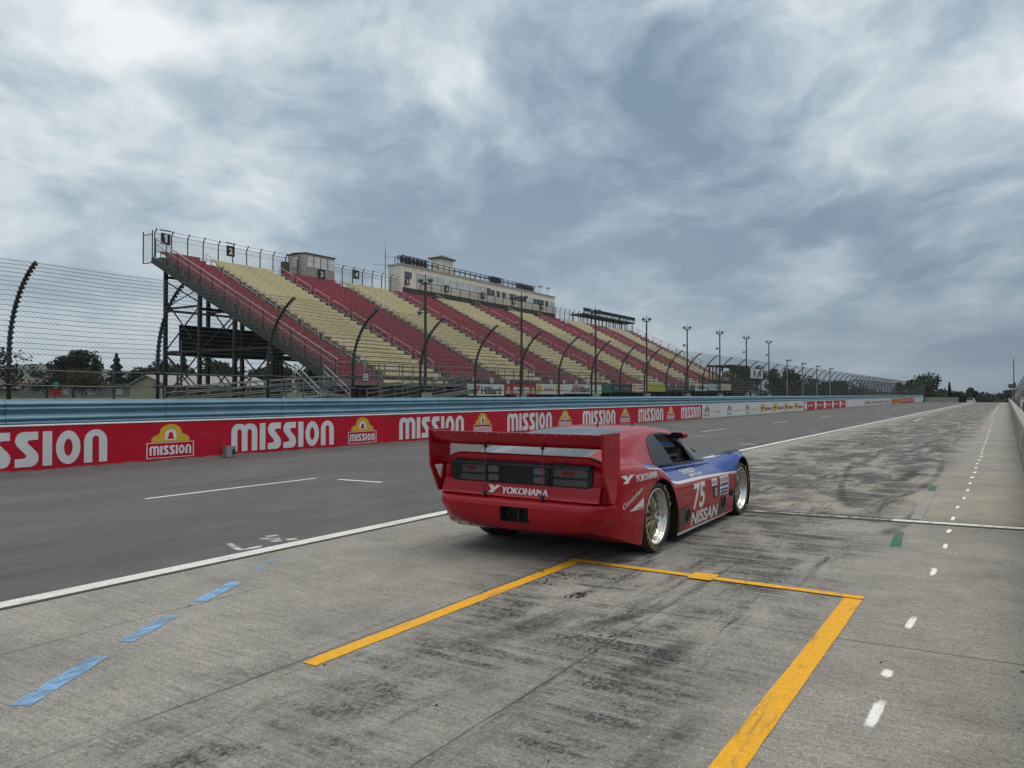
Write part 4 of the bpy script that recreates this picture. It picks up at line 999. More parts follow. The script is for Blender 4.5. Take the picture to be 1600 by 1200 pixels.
# roof cabin
rc = empty('roof_cabin', (-51.3, 63.0, zr), 'square beige cabin with a dark hipped roof on top of the press building', 'cabin')
b = MB(); b.box(-51.0,-49.75,63.4,65.6,zr,zr+1.55); b.build('wall', beige, rc)
b = MB(); a = [(-51.25,63.15,zr+1.55),(-49.5,63.15,zr+1.55),(-49.5,65.85,zr+1.55),(-51.25,65.85,zr+1.55)]; a2 = [(x,y,z+.12) for x,y,z in a]
b.add(a+a2+[(-50.4,64.5,zr+2.1)], [(3,2,1,0),(0,1,5,4),(1,2,6,5),(2,3,7,6),(3,0,4,7),(4,5,8),(5,6,8),(6,7,8),(7,4,8)]); b.build('roof', mat('cabin_roof', (.06,.065,.07), .7), rc)
an = empty('antenna', (-51.0, 56.3, 11.3), 'thin antenna mast with side arms at the left end of the press building', 'antenna'); b = MB()
b.tube([(-51.0,56.3,10.2),(-51.0,56.3,15.6)], .05, 6); b.tube([(-51,56.3,15.6),(-51,56.3,16.4)], .02, 5); b.build('mast', galv, an)
b = MB(); b.bar((-51,56.3,14.2),(-51,54.6,14.0),.04,.04); b.bar((-51,56.3,13.6),(-51,55.2,13.5),.04,.04); b.bar((-51,56.3,15.0),(-50.4,56.8,15.0),.04,.04); b.build('side_arm', galv, an)
for yy in (83.6, 85.6):
    t_ = empty('roof_lamp', (-49.6,yy,zr), 'small pale roof lamp on a stalk, ' + ('left' if yy < 85 else 'right') + ' one of two at the right roof end', 'lamp', 'stalk lamps on the press building roof')
    b = MB(); b.tube([(-49.6,yy,zr),(-49.6,yy,zr+.85)], .03, 5); b.build('stalk', galv, t_); b = MB(); b.box(-49.8,-49.35,yy-.25,yy+.25,zr+.85,zr+1.05); b.build('lamp_head', alu, t_)
# open camera platform
cp = empty('camera_platform', (-49.6, 103, 11.3), 'open dark camera platform with a roof of scaffolding at the far top of the stand', 'platform')
for yy in np.linspace(95.2, 111.6, 8):
    for x in (-49.4,-51.2): b = MB(); b.bar((x,yy,10.8),(x,yy,13.2), .10,.10); b.build('post', steel_dark, cp)
b = MB(); b.box(-51.4,-49.1,94.8,112.0,12.66,12.84); b.build('platform_roof', steel_dark, cp)
b = MB()
for yy in np.arange(95, 112, .62): b.bar((-49.2,yy,12.95),(-49.2,yy+.3,13.55), .06,.06); b.bar((-49.2,yy+.3,13.55),(-49.2,yy+.62,12.95), .06,.06); b.box(-49.35,-49.05,yy-.15,yy+.2,13.2,13.62)
b.bar((-49.2,95,13.5),(-49.2,112,13.5), .07,.07); b.build('scaffold', steel_dark, cp)
# dark back screen under the stand
b = MB(); b.box(-48.35,-48.28,32.3,41.3,4.20,6.38); b.build('back_screen', mat('screen_black', (.006,.008,.014), .6), origin=(-48.3,36.8,4.2), text='large black rectangular screen hung between the columns under the stand', cat='screen')

# ------------------------------------------------------------------ racing car (local frame: x right, y forward, origin on the ground under the rear axle)
CX, CY = -3.76, 6.90
car = empty('racing_car', (CX, CY, 0), 'low red and blue racing car with tall rear wing stopped in the pit lane', 'race car')
def catmull(P, ts):
    P = np.array(P, float); t = P[:, 0]; V = P[:, 1:]; n = len(t); d = np.zeros_like(V)
    s_ = (V[1:]-V[:-1])/(t[1:]-t[:-1])[:, None]
    for i in range(1, n-1):
        a, b_ = s_[i-1], s_[i]; d[i] = np.where(a*b_ > 0, 2*a*b_/(a+b_+1e-12), 0)      # monotone
    d[0], d[-1] = s_[0], s_[-1]
    out = []
    for q in ts:
        i = min(max(np.searchsorted(t, q)-1, 0), n-2); h = t[i+1]-t[i]; u = (q-t[i])/h
        out.append(V[i]*(1+2*u)*(1-u)**2 + d[i]*h*u*(1-u)**2 + V[i+1]*u*u*(3-2*u) + d[i+1]*h*u*u*(u-1))
    return np.array(out)
def prof_smooth(pts, sub):
    """Catmull-Rom through 2-D points"""
    P = np.array(pts, float); n = len(P); ext = np.vstack([2*P[0]-P[1], P, 2*P[-1]-P[-2]]); o = []
    for i in range(n-1):
        p0, p1, p2, p3 = ext[i], ext[i+1], ext[i+2], ext[i+3]
        for k in range(sub):
            u = k/sub; o.append(.5*((2*p1)+(-p0+p2)*u+(2*p0-5*p1+4*p2-p3)*u*u+(-p0+3*p1-3*p2+p3)*u**3))
    o.append(P[-1]); return np.array(o)
BS = [ # y, zb, then P1..P8 (x,z)
 (-.95, .32, .70,.32, .78,.42, .800,.60, .797,.76, .780,.832, .70,.862, .45,.90, 0,.905),
 (-.90, .29, .80,.29, .865,.41, .882,.60, .878,.76, .856,.840, .75,.868, .45,.912, 0,.92),
 (-.84, .27, .87,.27, .925,.40, .940,.60, .937,.76, .910,.846, .78,.872, .45,.925, 0,.935),
 (-.75, .24, .915,.24, .952,.38, .965,.60, .962,.76, .932,.850, .81,.875, .45,.945, 0,.955),
 (-.38, .14, .965,.14, .985,.35, .990,.58, .985,.755, .945,.848, .83,.872, .70,.88, 0,.88),
 (.0, .12, .96,.12, .985,.35, .990,.58, .982,.745, .938,.825, .83,.845, .75,.84, 0,.84),
 (.22, .10, .96,.10, .985,.30, .990,.55, .982,.69, .935,.755, .83,.785, .76,.790, 0,.79),
 (.46, .08, .96,.08, .980,.25, .985,.47, .975,.585, .925,.648, .835,.725, .765,.768, 0,.768),
 (1.2, .085, .955,.085, .975,.25, .980,.46, .970,.575, .918,.638, .83,.708, .765,.752, 0,.752),
 (1.9, .09, .955,.09, .975,.25, .980,.45, .972,.565, .925,.635, .835,.695, .74,.725, 0,.75),
 (2.3, .10, .955,.10, .975,.28, .985,.47, .980,.595, .945,.685, .83,.735, .58,.715, 0,.725),
 (2.75, .10, .96,.10, .985,.30, .988,.50, .984,.655, .955,.745, .83,.790, .56,.695, 0,.69),
 (3.1, .08, .935,.08, .960,.25, .960,.45, .945,.60, .92,.680, .80,.730, .55,.65, 0,.645),
 (3.45, .08, .82,.08, .85,.20, .85,.35, .84,.46, .81,.53, .75,.58, .50,.56, 0,.56),
 (3.72, .08, .62,.08, .67,.15, .67,.25, .64,.33, .59,.38, .50,.42, .30,.43, 0,.43)]
ysb = np.concatenate([np.linspace(-.95, 3.72, 95)])
CTL = catmull(BS, ysb)
SUB = 4; b = MB(); rings = []
for yy, c in zip(ysb, CTL):
    pts = [(c[1+2*k], c[2+2*k]) for k in range(8)]
    h = prof_smooth(pts, SUB)                                # half profile, bottom edge to deck centre
    full = [(x, z) for x, z in h] + [(-x, z) for x, z in h[::-1][1:]]
    full = [(0, c[0])] + full
    rings.append([(x, yy, z) for x, z in full])
n = len(rings[0]); V = [p for r_ in rings for p in r_]; F = []
for i in range(len(rings)-1):
    for k in range(n):
        k2 = (k+1) % n; F.append((i*n+k, (i+1)*n+k, (i+1)*n+k2, i*n+k2))
F.append(tuple(range(n))); F.append(tuple((len(rings)-1)*n+k for k in range(n-1, -1, -1)))
b.add(V, F)
bodymesh = b.mesh('body', [], (0,0,0))
BODY_BVH = BVHTree.FromPolygons(V, [f_ for f_ in F[:-2]])

def car_paint(name, red, body=False):
    m, t = newmat(name); co = t.coord()
    n_ = t.noise(co, 3., 4, .6); c = t.mix(1., red, t.remap(n_, .3, .7, .90, 1.10), 'MULTIPLY')
    if body:
        sp = t.node('ShaderNodeSeparateXYZ'); t.l.new(co, sp.inputs[0]); Y, Z = sp.outputs[1], sp.outputs[2]
        rp = t.node('ShaderNodeValToRGB'); q = rp.color_ramp; q.interpolation = 'LINEAR'
        st = [(-.30,.98),(-.262,.842),(-.24,.822),(.02,.796),(.13,.768),(.20,.735),(.30,.688),(.40,.645),(.47,.622),(.56,.610),(.75,.606),(1.3,.600),(2.42,.568),(3.2,.545),(3.8,.50)]
        pos = lambda yy: (yy+.5)/4.5
        q.elements[0].position = pos(st[0][0]); q.elements[0].color = (st[0][1],)*3+(1,)
        q.elements[1].position = pos(st[-1][0]); q.elements[1].color = (st[-1][1],)*3+(1,)
        for yy, zz in st[1:-1]: e_ = q.elements.new(pos(yy)); e_.color = (zz,)*3+(1,)
        t.l.new(t.math('DIVIDE', t.math('ADD', Y, .5), 4.5), rp.inputs[0])
        d = t.math('SUBTRACT', Z, rp.outputs[0])
        fwd = t.math('GREATER_THAN', Y, -.285)
        blue = t.math('MULTIPLY', t.math('GREATER_THAN', d, 0.), fwd)
        # white line (two tones of width as the stripe falls at the door)
        ln = t.math('MULTIPLY', t.math('LESS_THAN', t.math('ABSOLUTE', d), t.remap(Y, .12, .40, .0055, .0135)), fwd)
        c = t.mix(blue, c, t.mix(1., (.006,.048,.255), t.remap(n_, .3, .7, .88, 1.12), 'MULTIPLY'))
        c = t.mix(ln, c, (.60,.60,.61))
        sk_ = t.math('MULTIPLY', t.math('LESS_THAN', Z, .107), t.math('MULTIPLY', t.math('GREATER_THAN', Y, .28), t.math('LESS_THAN', Y, 2.46)))
        c = t.mix(sk_, c, (.58,.57,.57))
        for (y0, y1, z0, z1) in ((-.60,-.596,.30,.86),(1.98,1.984,.10,.60),(.52,.90,.452,.456),(1.2,1.9,.452,.456),(.535,.539,.10,.60),(2.30,2.304,.10,.56)):
            s_ = t.math('MULTIPLY', t.math('MULTIPLY', t.math('GREATER_THAN', Y, y0), t.math('LESS_THAN', Y, y1)), t.math('MULTIPLY', t.math('GREATER_THAN', Z, z0), t.math('LESS_THAN', Z, z1)))
            c = t.mix(s_, c, (.02,.01,.012))
    sp_ = t.noise(co, 420, 2, .5)
    dust = t.noise(co, 1.7, 6, .65)
    p = t.pri(c, t.remap(dust, .3, .75, .22, .36), 0, .40, .2)
    p.inputs['Coat Roughness'].default_value = .07
    b_ = t.node('ShaderNodeBump'); b_.inputs['Strength'].default_value = .035; b_.inputs['Distance'].default_value = .01
    t.l.new(t.noise(co, 7, 3), b_.inputs['Height']); t.l.new(b_.outputs[0], p.inputs['Normal']); t.l.new(b_.outputs[0], p.inputs['Coat Normal'])
    t.out(p); return m
RED = (.300, .0012, .0095)
redp = car_paint('red_car_paint', RED); bodyp = car_paint('body_paint', RED, True)
cav = mat('wheel_well', (.010,.010,.011), .8)
# wheel wells and duct cut with booleans
def solid(mb, m):
    me = mb.mesh('cutter', m); o = bpy.data.objects.new('cutter', me); COL.objects.link(o); return o
def boolean(me, mats, cutters):
    o = bpy.data.objects.new('tmp', me); COL.objects.link(o)
    for m_ in mats: me.materials.append(m_)
    for c in cutters:
        md = o.modifiers.new('b', 'BOOLEAN'); md.operation = 'DIFFERENCE'; md.solver = 'EXACT'; md.object = c
        md.material_mode = 'TRANSFER'
    dg = bpy.context.evaluated_depsgraph_get(); r_ = bpy.data.meshes.new_from_object(o.evaluated_get(dg))
    for c in cutters: bpy.data.objects.remove(c)
    bpy.data.objects.remove(o); return r_
def arch_cut(poly, s_, depth=.60):
    b = MB(); b.prism(poly, lambda u, v: (s_*depth, u, v), lambda u, v: (s_*1.3, u, v)); return solid(b, cav)
ra = [(-.385,-.1),(-.385,.30),(-.365,.42),(-.30,.54),(-.20,.635),(-.08,.69),(.03,.705),(.14,.69),(.26,.645),(.37,.565),(.45,.45),(.49,.36),(.51,.26),(.52,-.1)]
fa = [(2.77+.395*math.cos(R(a)), .335+.395*math.sin(R(a))) for a in range(0, 181, 12)]; fa = [(2.77+.40,-.1)]+fa+[(2.77-.40,-.1)]
cut = [arch_cut(ra, s_) for s_ in (1,-1)] + [arch_cut(fa, s_) for s_ in (1,-1)]
me = boolean(bodymesh, [bodyp, cav], cut)
def add_mesh_obj(name, me, parent, ang=32):
    me.name = name; o = bpy.data.objects.new(name, me); COL.objects.link(o); o.parent = parent; autosmooth(o, ang); return o
body = add_mesh_obj('body', me, car)
def part(b, name, mats, parent=None, smooth=False, ang=None):
    """geometry given in the car's local frame"""
    me = b.mesh(name, mats); o = bpy.data.objects.new(name, me); COL.objects.link(o); o.parent = parent or car
    if ang: autosmooth(o, ang)
    elif smooth: me.polygons.foreach_set('use_smooth', [True]*len(me.polygons))
    return o

# rear bumper: rounded plan outline, stacked levels
lev = [(.262,.66,-.955,.34),(.275,.76,-.990,.34),(.305,.85,-1.030,.33),(.345,.908,-1.058,.31),(.395,.945,-1.075,.29),(.445,.962,-1.080,.27),(.490,.966,-1.080,.26),(.520,.963,-1.075,.25),(.542,.957,-1.060,.22),(.557,.948,-1.038,.20),(.566,.935,-1.005,.18),(.569,.91,-.97,.16)]
lev = [(z, hw*.972, yr, rad) for z, hw, yr, rad in lev]
b = MB(); rings = []; nn = None
for z, hw, yr, rad in lev:
    pts = [(hw, -.42)] + [(hw-.004, -.60)]
    pts += [(hw-rad+rad*math.cos(R(a)), yr+rad+.02+rad*-math.sin(R(a))) for a in range(0, 91, 9)]
    right = pts; full = right + [(0, yr)] + [(-x, y_) for x, y_ in right[::-1]]
    rings.append([(x, y_, z) for x, y_ in full]); nn = len(full)
V2 = [p for r_ in rings for p in r_]; F2 = []
for i in range(len(rings)-1):
    for k in range(nn):
        k2 = (k+1) % nn; F2.append((i*nn+k, i*nn+k2, (i+1)*nn+k2, (i+1)*nn+k))
F2.append(tuple(range(nn-1,-1,-1))); F2.append(tuple((len(rings)-1)*nn+k for k in range(nn)))
b.add(V2, F2); bm_ = b.mesh('rear_bumper', [])
c1 = MB(); c1.box(-.125,.178,-1.3,-.96,.353,.492)
me = boolean(bm_, [redp, cav], [solid(c1, cav)] + [arch_cut(ra, s_, .6) for s_ in (1,-1)])
bumper = add_mesh_obj('rear_bumper', me, car, 40)
BUMP_BVH = BVHTree.FromPolygons(V2, F2)
b = MB(); b.box(-.09,-.075,-1.0,-.985,.40,.44); b.box(.14,.155,-1.0,-.985,.38,.42); b.tube([(.02,-.985,.36),(.02,-.985,.49)], .012, 6); part(b, 'jack_point', steel_dark, bumper)
b = MB()
for x, z, yy in ((-.86,.335,-.90),(-.60,.315,-1.042),(-.50,.285,-1.01),(-.66,.268,-.97)): b.lathe([(0,0),(.008,0),(.008,.012),(0,.012)], (x,yy-.003,z), 'y', 8)
part(b, 'bumper_bolt', black, bumper)
# rear panel under the lamps, sloping to the bumper shelf
b = MB(); sl = [(-.93,.700),(-.962,.700),(-.985,.640),(-.998,.600),(-1.004,.585),(-1.02,.5705),(-.93,.5705)]
b.prism(sl, lambda u, v: (-.84, u, v), lambda u, v: (.84, u, v)); part(b, 'rear_panel', redp, ang=40)
# tail surround either side and above the lamps
def rr(x0, x1, z0, z1, r, sl_=0):
    o = []
    for cx, cz, a0 in ((x1-r,z0+r,-90),(x1-r,z1-r,0),(x0+r,z1-r,90),(x0+r,z0+r,180)):
        o += [(cx+r*math.cos(R(a0+a)), cz+r*math.sin(R(a0+a))) for a in range(0, 91, 15)]
    return o
lp = rr(-.75,.76,.688,.888,.055)
b = MB(); b.prism(lp, lambda u, v: (u, -.945, v), lambda u, v: (u, -.972-.06*(.8-v)*0, v)); 
lampm = simple('smoked_lens', (.010,.011,.014), .14, 0, .2, 2., coat=.15, spec=.35); tl = part(b, 'tail_lamp_panel', lampm, ang=40)
lens = simple('grey_lens', (.050,.048,.050), .22, 0, .25, 6., spec=.6); lens2 = simple('pale_lens', (.085,.090,.098), .25, 0, .2, 6.); lensr = simple('red_lens', (.10,.006,.012), .2, 0, .2, 6.)
for x0, x1, z0, z1, m_ in ((-.62,-.36,.770,.842,lens),(-.64,-.36,.700,.752,lens),(.38,.72,.776,.846,lens),(.38,.72,.702,.756,lens),
                          (-.32,-.205,.782,.842,lens2),(-.32,-.205,.706,.764,lens2),(.175,.29,.782,.842,lens2),(.175,.29,.706,.764,lens2)):
    b = MB(); b.prism(rr(x0,x1,z0,z1,.018), lambda u, v: (u, -.970, v), lambda u, v: (u, -.9765, v)); part(b, 'lens', m_, tl)
for x0, x1 in ((-.575,-.465),(.47,.59)):
    b = MB(); b.prism(rr(x0,x1,.796,.832,.01), lambda u, v: (u, -.976, v), lambda u, v: (u, -.980, v)); part(b, 'red_reflector', lensr, tl)
b = MB(); b.box(-.72,.73,-.979,-.972,.852,.872); part(b, 'lens_trim', mat('trim_dark', (.02,.022,.028), .3), tl)
# lip spoiler above the lamps
b = MB(); st_ = []
xs = np.linspace(-.82, .86, 40)
for x in xs:
    e_ = max(0, (abs(x-.02)-.66)/.2); drop = -.075*e_**2; yk = .05*e_
    sec_ = [(-.88,.90),(-.965,.893),(-.990,.925),(-.992,.948),(-.975,.960),(-.90,.958),(-.80,.948)]
    st_.append([(x, u+yk, v+drop) for u, v in sec_])
n = 7; V = [p for r_ in st_ for p in r_]; F = [(i*n+k, i*n+(k+1) % n, (i+1)*n+(k+1) % n, (i+1)*n+k) for i in range(len(st_)-1) for k in range(n)]
F += [tuple(range(n)), tuple((len(st_)-1)*n+k for k in range(n))]
b.add(V, F); part(b, 'lip_spoiler', redp, ang=50)

# cabin
CS = [ # y, then Q0..Q6 (x,z)
 (-.90, .80,.860, .72,.880, .66,.893, .60,.905, .55,.915, .30,.925, 0,.930),
 (-.45, .80,.865, .735,.905, .685,.945, .635,.980, .575,1.005, .30,1.030, 0,1.036),
 (.0, .795,.840, .74,.915, .69,.990, .635,1.050, .565,1.085, .30,1.108, 0,1.114),
 (.35, .785,.786, .735,.900, .685,1.000, .625,1.085, .54,1.128, .30,1.150, 0,1.155),
 (.8, .78,.764, .73,.90, .68,1.00, .62,1.098, .535,1.142, .30,1.166, 0,1.171),
 (1.15, .775,.752, .725,.89, .675,.985, .62,1.080, .54,1.126, .30,1.152, 0,1.158),
 (1.5, .765,.738, .715,.85, .672,.925, .622,1.005, .555,1.048, .30,1.078, 0,1.085),
 (1.95, .745,.715, .70,.768, .665,.798, .625,.830, .575,.850, .30,.875, 0,.882),
 (2.22, .66,.70, .64,.708, .62,.715, .60,.722, .55,.728, .30,.738, 0,.742)]
ysc = np.linspace(-.90, 2.22, 90); CT = catmull(CS, ysc); rings = []
for yy, c in zip(ysc, CT):
    h = prof_smooth([(c[2*k], c[2*k+1]) for k in range(7)], 5)
    rings.append([(x, yy, z) for x, z in h] + [(-x, yy, z) for x, z in h[::-1][1:]])
n = len(rings[0]); V = [p for r_ in rings for p in r_]; F = [(i*n+k, (i+1)*n+k, (i+1)*n+k+1, i*n+k+1) for i in range(len(rings)-1) for k in range(n-1)]
CAB_BVH = BVHTree.FromPolygons(V, F)
Fm = []
def cell(i, k):
    q = [rings[i][k], rings[i+1][k], rings[i+1][k+1], rings[i][k+1]]; return np.mean(q, 0)
keep, keep_m, gl_r, gl_w = [], [], [], []
for j, f_ in enumerate(F):
    i, k = divmod(j, n-1); x, yy, z = cell(i, k); ax = abs(x)
    if -.86 < yy < .33 and ax < .60-.14*max(0,(yy+.45)/.78): gl_r.append(j)
    elif 1.34 < yy < 2.12 and ax < .565+.02*(yy-1.3): gl_w.append(j)
    else: keep.append(j)
def sub(idx): 
    b = MB(); b.add(V, [F[j] for j in idx]); return b
def clean(me):
    bm = bmesh.new(); bm.from_mesh(me); bmesh.ops.delete(bm, geom=[v for v in bm.verts if not v.link_faces], context='VERTS'); bm.to_mesh(me); bm.free()
# shell with thickness, side windows cut through
me = sub(keep).mesh('cabin', []); clean(me); me.materials.append(redp); me.materials.append(cav)
o = bpy.data.objects.new('tmp', me); COL.objects.link(o); md = o.modifiers.new('s', 'SOLIDIFY'); md.thickness = .022; md.offset = -1; md.material_offset = 1; md.material_offset_rim = 0
WIN = [(.375,.803),(.62,.782),(1.25,.764),(1.97,.728),(2.05,.742),(1.88,.83),(1.70,.905),(1.52,.975),(1.33,1.035),(1.12,1.072),(.90,1.088),(.70,1.086),(.55,1.070),(.45,1.035),(.39,.97),(.368,.90)]
bq = MB(); bq.prism(WIN, lambda u, v: (-1.2, u, v), lambda u, v: (1.2, u, v)); c = solid(bq, cav)
md = o.modifiers.new('b', 'BOOLEAN'); md.operation = 'DIFFERENCE'; md.solver = 'EXACT'; md.object = c
dg = bpy.context.evaluated_depsgraph_get(); me2 = bpy.data.meshes.new_from_object(o.evaluated_get(dg)); bpy.data.objects.remove(c); bpy.data.objects.remove(o)
cabin = add_mesh_obj('cabin', me2, car, 40)
def rglass():
    m, t = newmat('rear_glass'); n_ = t.noise(t.coord(), 2., 3)
    p = t.pri((.022,.026,.030), .06, 0, .4, .9); t.out(p); return m
RG = rglass()
me = sub(gl_r).mesh('rear_window', [RG]); clean(me); o = bpy.data.objects.new('rear_window', me); COL.objects.link(o); o.parent = car; me.polygons.foreach_set('use_smooth', [True]*len(me.polygons))
rw = o
md = None
mglass, t = newmat('windscreen_glass'); g_ = t.node('ShaderNodeBsdfGlossy'); g_.inputs['Roughness'].default_value = .03; tr = t.node('ShaderNodeBsdfTransparent'); tr.inputs[0].default_value = (.62,.68,.68,1)
fr = t.node('ShaderNodeFresnel'); fr.inputs[0].default_value = 1.45; mx_ = t.node('ShaderNodeMixShader'); t.l.new(fr.outputs[0], mx_.inputs[0]); t.l.new(tr.outputs[0], mx_.inputs[1]); t.l.new(g_.outputs[0], mx_.inputs[2]); t.out(mx_)
me = sub(gl_w).mesh('windscreen', [mglass]); clean(me); o = bpy.data.objects.new('windscreen', me); COL.objects.link(o); o.parent = car; me.polygons.foreach_set('use_smooth', [True]*len(me.polygons))
# surface-hugging patches
def refine(V2, F2, mx_len=.035):
    bm = bmesh.new(); vs_ = [bm.verts.new((u, v, 0)) for u, v in V2]
    for f_ in F2:
        try: bm.faces.new([vs_[i] for i in f_])
        except ValueError: pass
    bmesh.ops.triangulate(bm, faces=bm.faces)
    for _ in range(5):
        es = [e_ for e_ in bm.edges if e_.calc_length() > mx_len]
        if not es: break
        bmesh.ops.subdivide_edges(bm, edges=es, cuts=1); bmesh.ops.triangulate(bm, faces=[f_ for f_ in bm.faces if len(f_.verts) > 3])
    bm.verts.index_update(); r_ = [v.co[:2] for v in bm.verts], [tuple(v.index for v in f_.verts) for f_ in bm.faces]; bm.free(); return r_
def hug(b, vf, side, bvh, off=.003, m=0, thick=0):
    """vf in (y,z) metres projected along x onto a surface (side=+1 right, -1 left)"""
    P, Fq = refine(*vf); out_ = []
    for yy, z in P:
        h = bvh.ray_cast(Vector((side*2, yy, z)), Vector((-side, 0, 0)))
        if h[0] is None: 
            q = bvh.find_nearest(Vector((side*.9, yy, z)))[0]; out_.append((q.x+side*off, yy, z))
        else: out_.append((h[0].x+side*off, yy, z))
    b.add(out_, [f_ if side < 0 else f_[::-1] for f_ in Fq], m)
def box2d(vf, y0, y1, z0, z1, flip=False, sl_=0):
    v, f_ = vf; return [((y0+(y1-y0)*(u if not flip else 1-u)), z0+(z1-z0)*q+sl_*u) for u, q in v], f_
def pl(pts): return poly2d([(pts, [])])
rivm = mat('rivet_steel', (.30,.31,.32), .35, .7)
panel_m = mat('window_panel_dark', (.028,.032,.037), .45, var=.15)
for s_ in (1, -1):
    b = MB(); hug(b, pl([(.352,.806),(.62,.784),(.89,.772),(.815,.89),(.735,1.0),(.66,1.09),(.55,1.078),(.44,1.042),(.375,.98),(.345,.90)]), s_, CAB_BVH, .004); qp = part(b, 'quarter_window_panel', panel_m)
    b = MB()
    for yy, z in ((.375,.86),(.372,.91),(.395,.965),(.43,1.015),(.49,1.048),(.57,1.064),(.65,1.06),(.70,1.0),(.74,.95),(.78,.90),(.82,.85),(.42,.820),(.50,.812),(.58,.806),(.67,.800),(.76,.795),(.84,.80)):
        h = CAB_BVH.ray_cast(Vector((s_*2, yy, z)), Vector((-s_, 0, 0)))
        if h[0] is not None: b.lathe([(0,-.002),(.0065,-.002),(.0065,.004),(0,.006)], (h[0].x+s_*.004, yy, z), 'x', 8)
    part(b, 'rivet', rivm, qp)
    b = MB(); hug(b, pl([(1.52,.775),(1.62,.758),(1.97,.733),(1.90,.82),(1.70,.90),(1.50,.972),(1.40,1.0),(1.34,.99)]), s_, CAB_BVH, .003); part(b, 'front_quarter_glass', glass('tinted_glass', (.055,.06,.066), .15, .5))
    b = MB(); hug(b, pl([(1.36,.98),(1.39,.985),(1.62,.763),(1.58,.766)]), s_, CAB_BVH, .008); part(b, 'window_strut', black)
    # black frame round the opening
    b = MB(); k_ = len(WIN); cen = np.mean(WIN, 0)
    o2 = [((p[0]-cen[0])*1.025+cen[0], (p[1]-cen[1])*1.07+cen[1]) for p in WIN]; i2 = [((p[0]-cen[0])*.985+cen[0], (p[1]-cen[1])*.95+cen[1]) for p in WIN]
    hug(b, poly2d([(o2, [i2])]), s_, CAB_BVH, .0025); part(b, 'window_seal', mat('seal_black', (.012,.012,.013), .5))
# interior: floor, dash, seat, cage
b = MB(); b.box(-.70,.70,-.3,1.75,.772,.780); part(b, 'cockpit_floor', cav)
b = MB()
for s_ in (-1, 1):
    b.tube([(s_*.60,.55,.80),(s_*.56,.55,1.05),(s_*.45,.58,1.10),(0,.58,1.12)], .02, 8); b.tube([(s_*.52,.58,1.08),(s_*.54,1.2,1.08),(s_*.62,1.75,.82)], .02, 8)
    b.tube([(s_*.6,.55,.84),(s_*.65,1.6,.82)], .02, 8)
b.tube([(-.45,.55,1.08),(.50,.2,.84)], .02, 8)
part(b, 'roll_cage', mat('cage_grey', (.06,.062,.065), .5), smooth=True)
b = MB(); b.prism([(.62,.80),(.80,.80),(.72,1.06),(.66,1.08),(.58,1.06)], lambda u, v: (-.50, u, v), lambda u, v: (-.14, u, v)); part(b, 'seat', black)
b = MB(); b.prism([(1.30,.77),(1.92,.75),(1.92,.84),(1.62,.915),(1.38,.905)], lambda u, v: (-.66, u, v), lambda u, v: (.66, u, v)); part(b, 'dashboard', mat('dash_black', (.02,.021,.023), .7))
b = MB(); V3 = []
for i in range(24):
    a = 2*math.pi*i/24; V3.append((-.32+.15*math.cos(a), 1.38+.03*math.sin(a), .93+.13*math.sin(a)))
b.tube(V3+[V3[0]], .013, 6); part(b, 'steering_wheel', black, smooth=True)
# mirrors
for s_ in (1, -1):
    b = MB(); prof = [(0,-.095),(.035,-.09),(.052,-.06),(.058,0),(.055,.05),(.04,.08),(.018,.095),(0,.098)]
    b.lathe(prof, (0,0,0), 'x', 16)
    for i, (x, yy, z) in enumerate(b.v): b.v[i] = (s_*.725+x*.95, 1.22+yy*1.3, 1.058+z*.68)
    mr = part(b, 'wing_mirror', redp, smooth=True)
    b = MB(); b.prism(rr(s_*.725-.075, s_*.725+.075, 1.026, 1.090, .03), lambda u, v: (u, 1.145, v), lambda u, v: (u, 1.130, v)); part(b, 'mirror_glass', mat('mirror_black', (.01,.011,.013), .2), mr)
    b = MB(); b.bar((s_*.60,1.24,1.03),(s_*.70,1.23,1.05), .05,.03); part(b, 'mirror_arm', redp, mr)
# fender louvres and hood bulge
for s_ in (1, -1):
    b = MB()
    for q in range(5):
        yy = 2.56+.105*q
        x0, x1 = (.66, .88); P_ = []
        for x in (x0, (x0+x1)/2, x1):
            h = BODY_BVH.ray_cast(Vector((s_*x, yy+.04, 2)), Vector((0,0,-1))); P_.append((s_*x, yy, h[0].z))
        for p0, p1 in zip(P_[:-1], P_[1:]): b.quad((p0[0],yy,p0[2]+.006),(p1[0],yy,p1[2]+.006),(p1[0],yy+.095,p1[2]+.024),(p0[0],yy+.095,p0[2]+.024))
    part(b, 'fender_louvre', black)
def duct(name, pts, hole, s_=1, off=.004):
    b = MB(); hug(b, pl(pts), s_, BODY_BVH, off, 0); d_ = part(b, name, mat('bare_metal_grey', (.085,.08,.072), .5, .3))
    (yc, z, ry, rz) = hole; b = MB(); b.lathe([(0,.004),(ry*.75,.002),(ry,.016),(ry*1.16,.010),(ry*1.2,0)], (0,0,0), 'x', 20)
    h = BODY_BVH.ray_cast(Vector((s_*2, yc, z)), Vector((-s_,0,0)))[0]
    for i, (x, yy, zz) in enumerate(b.v): b.v[i] = (h.x+s_*(x+off), yc+yy, z+zz*rz/ry)
    part(b, 'duct_hole', black, d_, smooth=True)
for s_ in (1, -1):
    duct('side_duct', [(.535,.345),(.72,.36),(.80,.345),(.815,.28),(.79,.20),(.60,.12),(.535,.10)], (.755,.27,.045,.055), s_)
    duct('side_duct', [(1.80,.245),(1.86,.285),(1.93,.33),(2.01,.335),(2.06,.29),(2.065,.14),(1.80,.132)], (1.955,.265,.055,.062), s_)
    duct('side_port', [(2.255+.055*math.cos(R(a)), .34+.055*math.sin(R(a))) for a in range(0, 360, 24)], (2.255,.34,.034,.038), s_)

